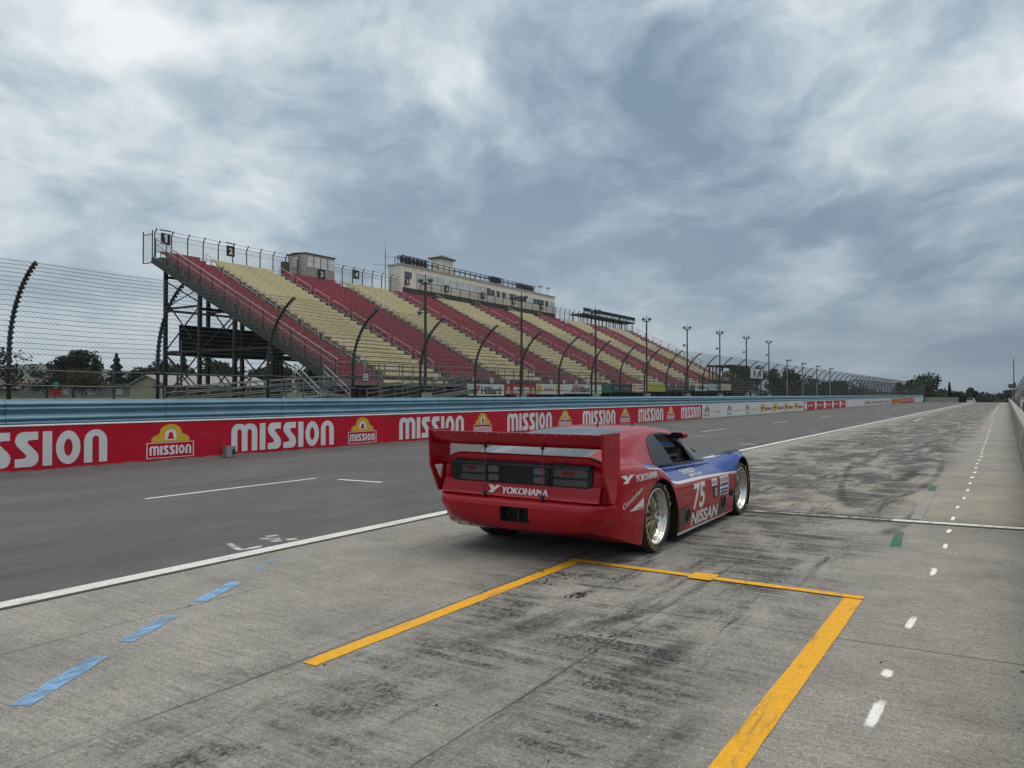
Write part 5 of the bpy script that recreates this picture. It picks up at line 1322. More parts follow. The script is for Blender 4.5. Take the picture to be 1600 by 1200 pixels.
# decals
dw = simple('decal_white', (.60,.60,.61), .35, 0, .06, 8.); dr = simple('decal_red', (.35,.015,.03), .4, 0, .1, 8.); db = simple('decal_blue', (.02,.05,.20), .4, 0, .1, 8.); dk = mat('decal_black', (.012,.012,.014), .4)
def y_logo(): return pl([(0,1),(.45,1),(.62,.66),(.78,1),(1.25,1),(.72,.38),(.58,0),(.10,0),(.36,.42)])
def side_decal(name, vf, y0, y1, z0, z1, m, s_, sl_=0, off=.003, bvh=None, fat=0):
    b = MB(); v, f_ = vf; v = np.array(v); v = (v-v.min(0))/(v.max(0)-v.min(0))
    for q in ((0,) if not fat else (-1, -.33, .33, 1)):
        hug(b, box2d((v, f_), y0+q*fat, y1+q*fat, z0, z1, s_ < 0, sl_), s_, bvh or BODY_BVH, off+abs(q+.2)*.0006)
    return part(b, name, m)
for s_ in (1, -1):
    f_ = s_ < 0
    side_decal('racing_number', text2d('75', .03, .16), .93, 1.31, .285, .56, dw, s_)
    side_decal('door_lettering', text2d('NISSAN', .035, .04), .89, 1.77, .125, .268, dw, s_)
    (lambda a: side_decal('tyre_maker_lettering', text2d('YOKOHAMA', 0, .08), (-.55 if not f_ else -.80), (-.06 if not f_ else -.30), .725, .785, dw, s_, fat=.0035))(0)
    side_decal('tyre_maker_mark', y_logo(), (-.80 if not f_ else -.26), (-.57 if not f_ else -.04), .725, .795, dw, s_)
    side_decal('driver_name', text2d('STEVE MILLEN', 0), .86, 1.27, .664, .708, dw, s_, fat=.0028)
    side_decal('driver_name', text2d('JEREMY DALE', 0), .99, 1.38, .622, .655, dw, s_, fat=.0028)
    b1 = side_decal('sponsor_plate', pl([(0,0),(1,0),(1,1),(0,1)]), 1.535, 1.725, .475, .56, dw, s_)
    side_decal('sponsor_lettering', text2d('SCCA', .01), 1.56, 1.70, .50, .535, dk, s_, 0, .005)
    side_decal('class_plate', pl([(0,0),(1,0),(1,1),(0,1)]), 1.60, 1.755, .34, .47, dk, s_, 0, .0035)
    side_decal('class_letter', text2d('O', .05), 1.64, 1.72, .355, .455, dw, s_, 0, .005)
    side_decal('sponsor_plate', pl([(0,0),(1,0),(1,1),(0,1)]), 1.83, 2.135, .345, .56, dw, s_)
    side_decal('sponsor_lettering', text2d('EXXON', .01), 1.855, 2.11, .495, .54, dr, s_, 0, .005)
    side_decal('sponsor_band', pl([(0,0),(1,0),(1,1),(0,1)]), 1.85, 2.11, .445, .475, db, s_, 0, .005)
    for z0 in (.355,.392): side_decal('sponsor_band', pl([(0,0),(1,0),(1,1),(0,1)]), 1.85, 2.11, z0, z0+.026, db, s_, 0, .005)
    # script and triangle badge behind the rear wheel
    tri = [(0,0),(1,0),(1,1)] if not f_ else [(0,0),(1,0),(0,1)]
    y0, y1 = (-.66,-.40)
    b = MB(); v = [(-.67,.475),(-.40,.475),(-.40,.575)]; hug(b, pl(v), s_, BODY_BVH, .003); part(b, 'team_badge', dw)
    side_decal('team_lettering', text2d('RACING INC', .02), -.53, -.41, .482, .498, dk, s_, 0, .005)
    v, ff = text2d('Cunningham', .012, .25); v = np.array(v); b = MB(); ca, sa = math.cos(R(22)), math.sin(R(22))
    w_, h_ = .37, .062
    P_ = [((-.765+(u*w_*ca - q*h_*sa)) if not f_ else (-.40-(u*w_*ca - q*h_*sa)), .487+(u*w_*sa+q*h_*ca)) for u, q in v]
    hug(b, (P_, ff), s_, BODY_BVH, .004); part(b, 'team_script', dw)
# rear decals on the sloping panel
def panel_y(z): return np.interp(z, [.585,.600,.640,.700], [-1.004,-.998,-.985,-.962]) 
b = MB(); v, ff0 = text2d('YOKOHAMA', 0)
for q_ in (-1, -.33, .33, 1): P_, ff = refine([(-.155+.49*u+q_*.0042, .597+.058*q) for u, q in v], ff0, .04); b.add([(x, panel_y(z)-.003-abs(q_+.2)*.0007, z) for x, z in P_], ff)
part(b, 'rear_lettering', dw)
b = MB(); v, ff = y_logo(); P_, ff = refine([(-.315+.115*u, .597+.068*q) for u, q in v], ff, .04); b.add([(x, panel_y(z)-.003, z) for x, z in P_], ff); part(b, 'rear_mark', dw)

# rear wing
wing = MB()
wp = [(-.835,1.040),(-.85,1.028),(-.90,1.030),(-1.0,1.052),(-1.08,1.085),(-1.135,1.125),(-1.150,1.155),(-1.158,1.158),(-1.150,1.125),(-1.152,1.165),(-1.135,1.160),(-1.07,1.115),(-1.0,1.085),(-.92,1.062),(-.86,1.052)]
wp = [(-0.785, 1.046), (-0.802, 1.03), (-0.87, 1.026), (-0.97, 1.03), (-1.025, 1.042), (-1.062, 1.075), (-1.1, 1.16), (-1.09, 1.162), (-1.075, 1.11), (-1.01, 1.082), (-0.93, 1.066), (-0.85, 1.058), (-0.805, 1.056)]
wing.prism(wp, lambda u, v: (-.909, u, v), lambda u, v: (.909, u, v)); wg = part(wing, 'wing_blade', redp, ang=35)
b = MB()
for x in np.linspace(-.85,.85,15): b.lathe([(0,-.003),(.006,-.003),(.006,0),(0,0)], (x,-1.101,1.150), 'y', 6)
part(b, 'wing_rivet', rivm, wg)
ep = [(-1.105,1.170),(-.785,1.170),(-.782,.845),(-.868,.575),(-.955,.572),(-1.085,.830)]; hole = [(-1.035,.825),(-.885,.825),(-.925,.66)]
for s_ in (1, -1):
    b = MB(); v, ff = poly2d([(ep, [hole] if s_ < 0 else [])]); xo, xi = s_*.935, s_*.911
    k_ = len(v); b.add([(xo, u, q) for u, q in v]+[(xi, u, q) for u, q in v], [tuple(f_) for f_ in ff]+[tuple(k_+i for i in f_[::-1]) for f_ in ff])
    loops = [list(range(6))] + ([[6,7,8]] if s_ < 0 else [])
    for lp_ in loops:
        for i in range(len(lp_)): b.f.append((lp_[i], lp_[(i+1) % len(lp_)], k_+lp_[(i+1) % len(lp_)], k_+lp_[i])); b.m.append(0)
    e_ = part(b, 'wing_endplate', redp)
    b = MB()
    for yy, z in ((-.88,1.075),(-.93,1.07),(-.98,1.085),(-.83,1.07),(-.95,1.10)): b.lathe([(0,0),(.006,0),(.006,.004),(0,.004)], (xo if s_ > 0 else xo-.004, yy, z), 'x', 6)
    part(b, 'endplate_bolt', rivm, e_)
for x0, x1 in ((-.295,-.32),(.318,.298)):
    b = MB(); b.tube([(x0,-1.06,1.06),(x1,-1.035,.60)], .0058, 6); st = part(b, 'wing_stay', mat('stay_red', (.16,.03,.03), .5))
    b = MB(); b.box(x1-.011,x1+.011,-1.05,-1.02,.566,.60); b.lathe([(0,-.02),(.011,-.02),(.011,.02),(0,.02)], (x1,-1.04,.602), 'x', 8); b.box(x0-.009,x0+.009,-1.075,-1.04,1.015,1.048); part(b, 'stay_bracket', black, st)
b = MB()
for s_ in (1, -1):
    for yy, z in ((-.70,.80),(-.45,.81),(-.70,.36),(-.55,.30),(-.62,.66),(.62,.50),(1.15,.51),(1.75,.50),(2.20,.50),(.62,.14),(1.2,.13),(2.2,.14)):
        h = BODY_BVH.ray_cast(Vector((s_*2, yy, z)), Vector((-s_, 0, 0)))
        if h[0] is not None: b.lathe([(0,-.001),(.007,-.001),(.007,.002),(0,.003)], (h[0].x, yy, z), 'x', 8)
part(b, 'body_fastener', rivm, body)
# antennas on the roof
for x, yy, h in ((.02,.62,.045),(.28,.95,.03)):
    b = MB(); b.tube([(x,yy,1.16),(x,yy+.005,1.166+h)], .005, 5); b.lathe([(0,0),(.02,0),(.012,.015),(0,.015)], (x,yy,1.168), 'z', 8); part(b, 'roof_antenna', black)
# wheels
def tyre_mat():
    m, t = newmat('tyre_rubber'); co = t.coord(); n_ = t.noise(co, 12, 5, .65)
    t.out(t.pri(t.mix(1., (.014,.014,.015), t.remap(n_, .3, .7, .7, 1.6), 'MULTIPLY'), t.remap(n_, .3, .7, .55, .8), bump=t.noise(co, 90, 3), bstr=.1)); return m
TY = tyre_mat(); polish = simple('polished_rim', (.58,.575,.55), .20, .95, .12, 6.); gold = simple('gold_centre', (.27,.235,.165), .36, .6, .2, 6.); yel = mat('tyre_lettering', (.22,.20,.09), .6, var=.3)
diskm = mat('brake_disc', (.05,.05,.052), .5, .5)
def wheel(yc, rad, rim, s_, wd, xo, a_off):
    c = (s_*xo, yc, rad)              # outer sidewall plane
    g = lambda pr: [(r_, s_*-t) for r_, t in pr]
    b = MB(); b.lathe(g([(rim-.006,.035),(rim+.004,.012),(rim+.02,.004),((rim+rad)/2,-.004),(rad-.035,.004),(rad-.012,.020),(rad-.003,.045),(rad,.08),(rad,wd-.06),(rad-.02,wd-.01),(rim+.01,wd),(rim-.006,wd-.02)]), c, 'x', 56, close=True)
    ty = part(b, 'tyre', TY, smooth=True)
    b = MB(); b.lathe(g([(rim+.008,.016),(rim+.004,.006),(rim-.006,.008),(rim-.012,.016),(rim-.016,.030),(rim-.018,.046),(rim-.034,.052),(rim-.038,.060),(rim-.040,.082),(rim-.060,.090),(rim-.064,.12),(rim-.06,wd-.03),(rim-.02,wd-.02)]), c, 'x', 56)
    rm = part(b, 'rim', polish, smooth=True); rm.parent = ty
    b = MB(); Rr_ = rim-.050
    for q in range(10):
        a = 2*math.pi*q/10+a_off
        for da in (-.16, .16):
            p0 = (c[0]-s_*.060, c[1]+.05*math.cos(a), c[2]+.05*math.sin(a)); p1 = (c[0]-s_*.066, c[1]+Rr_*.55*math.cos(a+da*.35), c[2]+Rr_*.55*math.sin(a+da*.35)); p2 = (c[0]-s_*.084, c[1]+Rr_*math.cos(a+da), c[2]+Rr_*math.sin(a+da))
            b.tube([p0,p1,p2], [.022,.015,.015], 6)
    b.lathe([(0,s_*-.048),(.045,s_*-.048),(.060,s_*-.056),(.064,s_*-.09),(0,s_*-.09)], c, 'x', 16)
    sp_ = part(b, 'spokes', gold, smooth=True); sp_.parent = ty
    b = MB(); b.lathe([(0,s_*-.022),(.014,s_*-.022),(.022,s_*-.028),(.024,s_*-.06),(0,s_*-.06)], c, 'x', 6); h_ = part(b, 'hub_nut', polish, ty)
    b = MB(); b.lathe([(0,s_*-.125),(rim*.76,s_*-.125),(rim*.76,s_*-.155),(0,s_*-.155)], c, 'x', 32); part(b, 'brake_disc', diskm, ty)
    # lettering round the sidewall
    for word, a0, step in (('GOODYEAR', 268, 11.5), ('EAGLE', 58, 10.5)):
        b = MB(); rm_ = (rim+rad)/2+.0; hh = (rad-rim)*.52
        for i, ch in enumerate(word):
            v, ff = text2d(ch, .05)
            # reads clockwise seen from outside
            if word == 'GOODYEAR': base = a0-step*i+ (0); 
            else: base = a0-step*i
            for_flip = 1
            w_ = (rad*R(step))*.72 if ch != 'I' else .01
            P_ = []
            for u, q in v:
                tang, radl = (u-.5)*w_, (q-.5)*hh
                an = R(base); cr_ = (math.cos(an), math.sin(an)); tn = (math.sin(an), -math.cos(an))
                P_.append((c[0]+s_*.0055, c[1]+s_*(cr_[0]*(rm_+radl)+tn[0]*tang), c[2]+cr_[1]*(rm_+radl)+tn[1]*tang))
            b.add(P_, ff)
        part(b, 'tyre_lettering', yel, ty)
for s_ in (1, -1):
    wheel(0.0, .345, .262, s_, .32, .968, .12); wheel(2.755, .330, .258, s_, .28, .962, .3)
b = MB(); b.box(-.74,.74,3.25,3.70,.055,.075); part(b, 'front_splitter', black)

# ------------------------------------------------------------------ trees
def leaf_mat(name, c1, c2):
    m, t = newmat(name); co = t.coord(); n_ = t.noise(co, .8, 3); n2 = t.noise(co, 9, 2)
    c = t.mix(t.remap(n_, .35, .65), c1, c2); c = t.mix(1., c, t.remap(n2, .3, .7, .6, 1.35), 'MULTIPLY')
    p = t.pri(c, .85, spec=.2); t.out(p); return m
LEAF = {'dark': leaf_mat('leaves_dark', (.018,.026,.018), (.035,.045,.026)), 'mid': leaf_mat('leaves_mid', (.028,.046,.022), (.055,.075,.032)),
        'brown': leaf_mat('leaves_olive', (.045,.042,.026), (.070,.062,.036)), 'conifer': leaf_mat('needles', (.014,.024,.020), (.028,.042,.032)), 'purple': leaf_mat('leaves_purple', (.020,.018,.020), (.034,.028,.028))}
bark = simple('bark', (.045,.036,.028), .9, 0, .35, 6.)
def tree(x, y, zb, h, rx, kind, leaf, lab, name='broadleaf_tree', group=None, n=900, seed=1, ls=None):
    r = random.Random(seed); t_ = empty(name, (x, y, zb), lab, 'tree', group)
    b = MB(); hh = h*(.92 if kind == 'cone' else .55); b.tube([(x,y,zb-.3),(x+.02*h,y,zb+hh*.5),(x,y,zb+hh)], [h*.028+.05,h*.02+.03,.02], 7)
    if kind != 'cone':
        for k in range(5):
            a = r.uniform(0, 6.28); b.tube([(x,y,zb+h*r.uniform(.22,.4)),(x+rx*.5*math.cos(a),y+rx*.5*math.sin(a),zb+h*r.uniform(.5,.7))], [.012*h+.02,.01], 5)
    b.build('trunk', bark, t_)
    b = MB(); n = int(n*1.7); ls = ls or max(h*.042, .14)
    def leafq(cx, cy, cz, s_):
        u = Vector((r.gauss(0,1), r.gauss(0,1), r.gauss(0,1))).normalized(); v = u.orthogonal().normalized(); v.rotate(Matrix.Rotation(r.uniform(0,6.28), 3, u)); w_ = u.cross(v)
        c = Vector((cx,cy,cz)); b.add([c+v*s_, c+w_*s_*.6, c-v*s_, c-w_*s_*.6], [(0,1,2,3)])
    if kind == 'cone':
        for k in range(n):
            f_ = r.random()**.75; rad = rx*(1-f_)*(.75+.35*math.sin(f_*38))*r.uniform(.35,1.05); a = r.uniform(0,6.28)
            leafq(x+rad*math.cos(a), y+rad*math.sin(a), zb+h*(.08+.92*f_)-rad*.18, ls*r.uniform(.6,1.1))
    else:
        cl = []
        lo_ = .16 if kind == 'round' else .22; 
        for k in range(22):
            a = r.uniform(0,6.28); e_ = r.uniform(-1,1); q = r.uniform(.45,.92)*math.sqrt(max(0,1-e_*e_*.85))
            cz = zb+h*(lo_+(1-lo_)*(.5+.40*e_)); 
            if kind == 'flat': cz = zb+h*(.45+.3*r.random()-.12*q)
            cl.append((x+rx*q*math.cos(a), y+rx*q*math.sin(a), cz, rx*r.uniform(.22,.40)))
        for k in range(n):
            cx, cy, cz, cr_ = r.choice(cl); d = Vector((r.gauss(0,1), r.gauss(0,1), r.gauss(0,.8))).normalized()*cr_*r.uniform(.35,1.08)
            leafq(cx+d.x, cy+d.y, min(cz+d.z, zb+h), ls*r.uniform(.6,1.2))
    b.build('crown', LEAF[leaf], t_, fix=False); return t_
def away(px, py, k): return (px*k, py*k)
G_ = 'trees behind the fence'
tree(-90, 36.6, 1.2, 5.2, 5.0, 'round', 'dark', 'dark bushy tree cut by the left photo edge behind the first fence post', seed=2, n=1600)
tree(-84, 41.0, 1.2, 3.0, 2.2, 'round', 'dark', 'low dark bush right of the first fence post', 'bush', seed=21, n=600)
tree(-124, 64.6, 1.2, 7.3, 3.6, 'round', 'dark', 'tall dark round tree behind the wide olive tree', seed=3, n=2600)
tree(-90, 46.8, 1.2, 3.4, 3.9, 'flat', 'brown', 'wide flat olive brown tree in front of a taller dark tree', seed=4, n=2400)
tree(-160, 92.2, 1.2, 9.0, 3.6, 'cone', 'conifer', 'pointed dark conifer standing alone between the first two fence posts', 'conifer_tree', seed=5, n=1300)
tree(-160, 97.0, 1.2, 6.4, 2.6, 'round', 'purple', 'small purple brown tree left of the second fence post', seed=6, n=1500)
tree(-150, 101.4, 1.2, 9.0, 3.4, 'cone', 'conifer', 'pointed conifer behind the beige shed', 'conifer_tree', seed=7, n=1300)
k = 0
for yy in np.arange(112, 172, 4.6):
    tree(-175+random.uniform(-6,6), yy*1.02, 1.0, random.uniform(7.5,9.5), random.uniform(4.4,5.6), 'round', 'mid' if k % 3 else 'dark', 'leafy green tree in the row seen under the grandstand', seed=30+k, n=1500, group='trees seen under the grandstand'); k += 1
for k, (x, y, h, rx, l_) in enumerate([(-60,205,8.5,4.5,'mid'),(-62,222,9.5,5,'dark'),(-58,240,9,5.5,'mid'),(-60,262,8.6,5,'dark'),(-62,285,8.8,6,'mid'),(-60,310,8,6,'dark'),(-62,340,8.5,7,'mid'),(-60,375,9,7,'dark')]):
    tree(x, y, 0.4-max(0,(y-230))*.012, h, rx, 'round', l_, 'green tree in the row behind the curved fence beyond the grandstand', seed=60+k, n=1700, group='trees beyond the grandstand')
tree(-31, 310, crest(310)-.2, 11.5, 3.6, 'round', 'dark', 'small dark tree just above the far fence end', seed=81, n=1500)
tree(-29, 372, crest(372)-.2, 19.5, 8.5, 'round', 'mid', 'biggest round green tree at the far end of the straight', seed=82, n=4200, ls=.42)
tree(-29.5, 400, crest(380)-.2, 17.0, 6.5, 'round', 'dark', 'dark lower tree joined to the right flank of the biggest far tree', seed=86, n=2400, ls=.42)
tree(-20.3, 372, crest(372)-.2, 15.0, 2.5, 'cone', 'conifer', 'narrow dark conifer between the two far round trees', 'conifer_tree', seed=83, n=1700, ls=.45)
tree(-15.0, 372, crest(372)-.2, 13.6, 4.4, 'round', 'dark', 'rightmost far round tree, standing alone before the hill', seed=84, n=2300, ls=.40)
b = MB()
r = random.Random(5)
for k in range(9000):
    yy = r.uniform(430, 760); xx = r.uniform(-150, 22)*yy/560.; q = r.uniform(.7,1.3)
    zz = -9.5+r.random()**.8*(9.6+1.3*math.sin(xx*.11)+.9*math.sin(xx*.31+1)+ (0 if xx < -45 else -.2))*yy/520.; u = Vector((r.gauss(0,1),r.gauss(0,1),r.gauss(0,1))).normalized(); v = u.orthogonal().normalized(); w_ = u.cross(v); c = Vector((xx,yy,zz))
    b.add([c+v*q*2.4, c+w_*q*1.6, c-v*q*2.4, c-w_*q*1.6], [(0,1,2,3)])
b.build('far_wood', LEAF['conifer'], text='dark far-off wood filling the end of the straight', kind='stuff', fix=False)

# ------------------------------------------------------------------ buildings and odds behind the fence at the left
tan = simple('tan_siding', (.30,.275,.19), .8, 0, .15, 1.); brn = simple('brown_siding', (.13,.115,.085), .8, 0, .2, 1.); roofg = simple('shed_roof', (.26,.265,.255), .6, .1, .15, 1.)
sh = empty('shed', (-67, 45, 1.2), 'low beige shed with a pale ridged roof seen under the grandstand', 'shed')
k = 1.18
Y0, Y1, X0, X1 = 35.7*k+.2, 43.4*k+3, -71.0, -65.0
b = MB(); b.box(X0, X1, Y0, Y1, .9, 2.45, 0); b.build('wall', [brn], sh)
b = MB(); b.prism([(X0-.0,.9),(X1+.01,.9),(X1+.01,2.45),((X0+X1)/2,3.30),(X0,2.45)], lambda u, v: (u, Y0-.03, v), lambda u, v: (u, Y0-.005, v)); b.build('gable', tan, sh)
b = MB()
for s_ in (0, 1):
    xa = X1+.35 if s_ == 0 else X0-.35; b.add([(xa,Y0-.3,2.40),(xa,Y1+.3,2.40),((X0+X1)/2,Y1+.3,3.40),((X0+X1)/2,Y0-.3,3.40),(xa,Y0-.3,2.32),(xa,Y1+.3,2.32),((X0+X1)/2,Y1+.3,3.32),((X0+X1)/2,Y0-.3,3.32)], [(0,1,2,3),(7,6,5,4),(0,4,5,1),(1,5,6,2),(3,2,6,7),(0,3,7,4)])
b.build('roof', roofg, sh)
b = MB(); b.box(X1+.005, X1+.03, Y0+.25, Y0+.95, 1.75, 2.3); b.build('window', mat('window_white', (.5,.5,.5), .4), sh)
gb = empty('block_building', (-100, 57, 1.2), 'long low grey block building left of the beige shed', 'building')
b = MB(); b.box(-104,-99,47.5,69,.9,2.75); b.build('wall', simple('block_grey', (.15,.155,.165), .85, 0, .3, 1.5), gb)
b = MB(); b.box(-104.3,-98.7,47.2,69.3,2.76,2.95); b.build('roof', mat('roof_grey_dark', (.10,.10,.105), .8), gb)
b = MB()
for yy in (50,53.2,57,61.3,65): b.box(-98.99,-98.95,yy,yy+.9,1.5,2.3)
b.build('window', mat('window_pale', (.30,.31,.32), .3), gb)
bb = empty('brown_roofed_house', (-110, 46, 1.2), 'low house with a long brown roof left of the olive tree', 'house')
b = MB(); b.box(-113,-108,40.5,54,.9,2.3); b.build('wall', mat('house_wall', (.24,.22,.20), .8), bb)
b = MB(); b.prism([(-113.4,2.3),(-107.6,2.3),(-110.5,3.3)], lambda u, v: (u, 40, v), lambda u, v: (u, 54.5, v)); b.build('roof', mat('brown_roof', (.11,.075,.065), .85), bb)
rs = empty('signal_sign', (-66, 32.9, 1.2), 'small red sign with a round green mark on a dark post behind the fence', 'sign')
b = MB(); b.box(-66.06,-66,32.45,33.35,1.45,1.95,0); b.box(-66.06,-66,32.45,33.35,1.95,2.75,1); b.build('plate', [mat('sign_red', (.33,.02,.03), .5), sgn], rs)
b = MB(); b.add([(-65.99,32.9+.30*math.cos(a),2.3+.30*math.sin(a)) for a in np.linspace(0,6.28,24)[:-1]], [tuple(range(23))]); b.build('disc', mat('sign_green', (.06,.25,.12), .5), rs)
b = MB(); b.bar((-66.1,32.9,1.1),(-66.1,32.9,2.8),.08,.08); b.build('post', steel_dark, rs)
def carlet(x, y, lab, m):
    t_ = empty('parked_car', (x, y, 1.2), lab, 'car', 'cars parked behind the fence'); b = MB()
    b.prism([(-2.1,.25),(2.1,.25),(2.15,.75),(1.4,.86),(.75,1.38),(-1.1,1.40),(-1.9,.92),(-2.15,.8)], lambda u, v: (x-.85,y+u,1.2+v), lambda u, v: (x+.85,y+u,1.2+v)); o_ = b.build('body', m, t_); 
    b = MB(); b.prism([(1.25,.88),(.70,1.32),(-1.0,1.33),(-1.7,.93)], lambda u, v: (x-.87,y+u,1.2+v), lambda u, v: (x+.87,y+u,1.2+v)); b.build('window', mat('car_glass', (.02,.022,.025), .1), t_)
    for yy in (-1.35,1.35):
        for s_ in (-1,1): b = MB(); b.lathe([(0,-.1),(.32,-.1),(.34,0),(.32,.1),(0,.1)], (x+s_*.78,y+yy,1.2+.33), 'x', 14); b.build('wheel', black, t_)
carlet(-150, 79.5, 'white car parked right of the olive tree trunk', mat('car_white', (.5,.5,.5), .3)); carlet(-150, 68.5, 'dark car parked below the brown roof', mat('car_dark', (.03,.032,.04), .3))
for i, (px, y, zt, lab) in enumerate([(-40,17.0,5.0,'plain pole just left of the first fence post'),(-44,25.2,3.3,'short plain pole right of the first fence post'),(-42,28.0,3.4,'short plain pole just right of the second fence post'),(-43,28.9,4.9,'tall plain pole left of the first grandstand column')]):
    b = MB(); b.tube([(px,y,1.1),(px,y,zt)], [.075,.065], 7); b.build('utility_pole', postm if i != 2 else steel_dark, origin=(px,y,1.2), text=lab, cat='pole')
# lower rail fence behind the guardrail
b = MB()
# scoreboard and huts past the stand
tb = empty('signal_board', (-30, 112, 1.2), 'white board with two round dark lamps on posts beyond the grandstand', 'signal board')
b = MB(); b.box(-30.1,-30,108.3,114.5,3.85,5.2); b.build('board', white, tb)
for yy in (110,112.9):
    b = MB(); b.add([(-29.98,yy+.62*math.cos(a),4.52+.45*math.sin(a)) for a in np.linspace(0,6.28,20)[:-1]], [tuple(range(19))]); b.build('lamp', bgy, tb)
b = MB()
for yy in (108.8,114): b.bar((-30.2,yy,1),(-30.2,yy,5.2),.15,.15)
b.build('post', steel_dark, tb)
hut = empty('marshal_hut', (-31, 100.5, 1.2), 'dark open marshal platform with stairs at the far foot of the grandstand', 'platform')
b = MB(); b.box(-33,-29.6,99.0,104.8,3.2,3.4); b.build('deck', steel_dark, hut); b = MB()
for yy in np.linspace(99.1,104.7,5):
    for x in (-29.7,-32.9): b.bar((x,yy,1),(x,yy,5.2),.14,.14)
b.build('post', steel_dark, hut); b = MB(); b.box(-33.2,-29.4,98.7,105,5.2,5.4); b.build('roof', mat('hut_roof', (.05,.05,.05), .8), hut)
b = MB(); b.box(-32.6,-30,99.4,104.4,1,3.1); b.build('wall', mat('hut_dark', (.02,.022,.024), .8), hut)
# far silver bleachers behind the fence
fb = empty('far_bleacher', (-30, 283, -3), 'distant pale metal bleacher behind the far part of the fence', 'bleacher')
b = MB()
for q in range(12): b.box(-27-.9*q, -26.2-.9*q, 236, 330, -3.4+.80*q+.20, -3.4+.80*q+.50)
b.build('row', mat('bleacher_far', (.13,.13,.14), .6), fb)
b = MB()
for yy in np.arange(236, 331, 8): b.bar((-26.5,yy,-3.8),(-37.4,yy,5.6), .10,.16); b.bar((-37,yy,-4),(-37,yy,6.9), .10,.10)
b.tube([(-37.6,236,6.9),(-37.6,330,6.9)], .05, 5); b.build('frame', rampm, fb)
# guard rails and hut at the end of the straight
b = MB(); b.box(-15.5,-9.0,196,196.6,crest(196)-.1,crest(196)+1.1); b.build('concrete_barrier', concrete_wall, origin=(-12,196,crest(196)), text='short grey concrete barrier across the end of the painted wall', cat='barrier')
wc = empty('far_white_car', (-7.6, 226, crest(226)), 'tiny white car at the crest of the straight', 'car'); wc.name = 'parked_car'
def far_car(t_, x, y, z):
    b = MB(); b.prism([(-.9,.2),(.9,.2),(.9,.75),(.7,.85),(.55,1.35),(-.55,1.35),(-.7,.85),(-.9,.75)], lambda u, v: (x+u, y-2, z+v), lambda u, v: (x+u, y+2, z+v)); b.build('body', M['car_white'], t_)
    b = MB(); b.prism([(.62,.88),(.5,1.28),(-.5,1.28),(-.62,.88)], lambda u, v: (x+u, y-2.02, z+v), lambda u, v: (x+u, y-2.0, z+v)); b.build('window', M['car_glass'], t_)
    for s_ in (-1,1): b = MB(); b.lathe([(0,-.1),(.32,-.1),(.32,.1),(0,.1)], (x+s_*.75,y-1.2,z+.32), 'x', 10); b.build('wheel', black, t_)
far_car(wc, -7.6, 226, crest(226))
# right side: bleacher, flagpole and things behind the pit wall
rb = empty('pit_bleacher', (2.6, 154, 0), 'pale metal bleacher rising to the right behind the pit wall', 'bleacher')
b = MB()
for q in range(14): b.box(.85+.26*q, 1.12+.26*q, 118, 190, .95+.42*q-.14, 1.05+.42*q)
b.build('row', mat('bleacher_pale', (.27,.27,.28), .6), rb)
b = MB(); b.prism([(.82,.2),(4.5,.2),(4.5,6.3),(.82,.80)], lambda u, v: (u, 118.2, v), lambda u, v: (u, 189.8, v)); b.build('frame', mat('bleacher_under', (.20,.20,.21), .7), rb)
b = MB()
for yy in (118, 132, 148, 170):
    b = MB(); b.tube([(.85,yy-.1,2.0),(4.5,yy-.1,7.9)], .04, 5)
    for q in range(10): b.tube([(.85+.40*q,yy-.1,1.0+.646*q),(.85+.40*q,yy-.1,1.95+.646*q)], .03, 4)
    b.build('handrail', galv, rb)
fp = empty('flagpole', (.75, 112, 0), 'tall thin dark pole at the far end of the pit wall', 'pole'); b = MB(); b.tube([(.75,112,0),(.75,112,5.9)], [.09,.05], 6); b.build('pole', steel_dark, fp); b = MB(); b.box(.70,.95,111.9,112.1,2.4,3.0); b.build('box', steel_dark, fp)
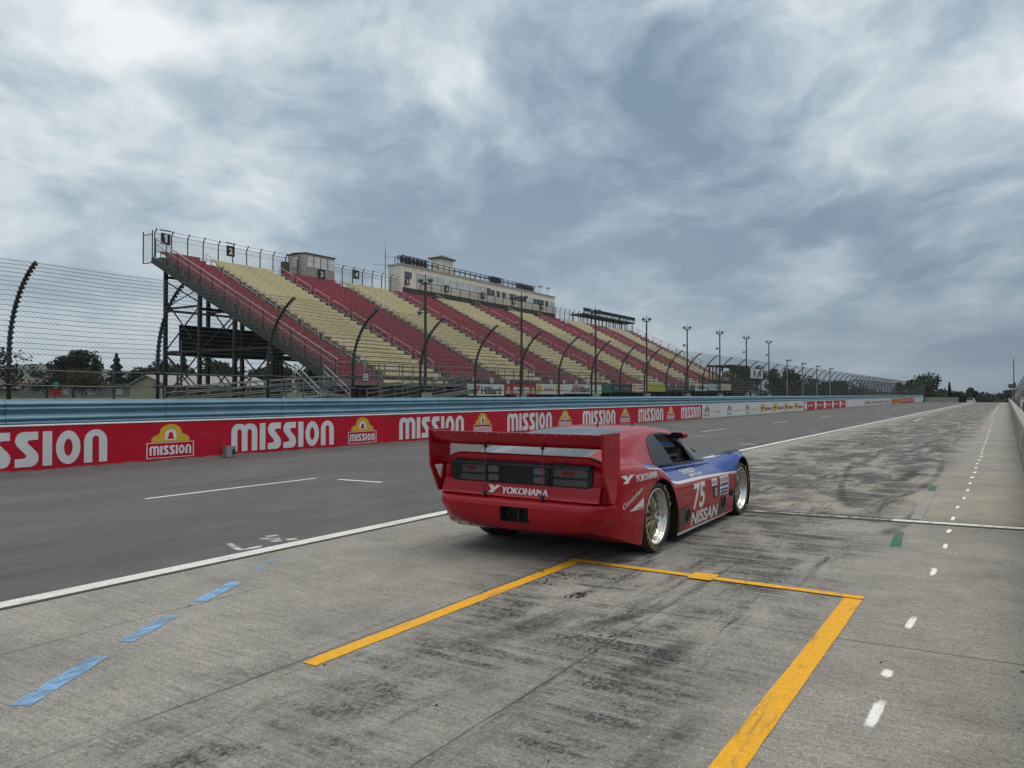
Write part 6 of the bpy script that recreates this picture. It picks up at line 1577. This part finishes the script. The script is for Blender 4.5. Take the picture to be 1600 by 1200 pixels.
fo = empty('marshal_post', (.75, 135, 0), 'small dark post box on a leaning strut left of the pole', 'post'); b = MB(); b.bar((.45,135,0),(.55,135,2.6),.12,.12); b.build('post', steel_dark, fo); b = MB(); b.box(.2,.9,134.8,135.2,2.5,3.1); b.build('box', mat('box_blue_grey', (.07,.10,.13), .6), fo)
redt = mat('barrel_red', (.33,.015,.025), .5); wht = mat('barrel_white', (.5,.5,.5), .5); grn = mat('cloth_green', (.20,.30,.24), .7)
for i, (x, y, h, m_, lab) in enumerate([(.98,33,.98,redt,'large red barrel behind the pit wall nearest the camera'),(.95,37,1.02,redt,'red barrel behind the pit wall just left of the largest one'),(1.15,46,1.05,redt,'red barrel behind the pit wall, nearest of the red ones'),(1.05,52,1.12,redt,'red barrel behind the pit wall beside a white barrel'),(1.35,49,1.0,redt,'red barrel standing farthest from the pit wall'),(1.0,58,1.2,wht,'white barrel farthest along behind the pit wall'),(.95,41,.92,wht,'white barrel behind the pit wall at the right photo edge'),(1.05,66,1.25,redt,'small far red barrel behind the pit wall')]):
    t_ = empty('barrel', (x,y,0), lab, 'barrel', 'barrels behind the pit wall'); b = MB()
    b.lathe([(0,0),(.30,0),(.31,.03),(.30,h*.33),(.315,h*.35),(.30,h*.37),(.30,h*.64),(.315,h*.66),(.30,h*.68),(.30,h-.03),(.28,h),(0,h)], (x,y,0), 'z', 20); b.build('drum', m_, t_, smooth=False)
    b = MB(); b.lathe([(0,h+.002),(.27,h+.002),(.26,h+.03),(0,h+.03)], (x,y,0), 'z', 20); b.build('lid', wht if m_ is redt else black, t_)

# ------------------------------------------------------------------ humid air round the whole place
m, t = newmat('humid_air'); v = t.node('ShaderNodeVolumePrincipled'); v.inputs['Color'].default_value = (.86,.92,1.0,1); v.inputs['Density'].default_value = 0.7e-4; v.inputs['Anisotropy'].default_value = 0.2
o_ = t.node('ShaderNodeOutputMaterial'); t.l.new(v.outputs[0], o_.inputs['Volume'])
b = MB(); b.box(-5200,5200,-1200,5400,-14,160); b.build('haze', m, text='pale humid air filling the whole valley', kind='stuff')
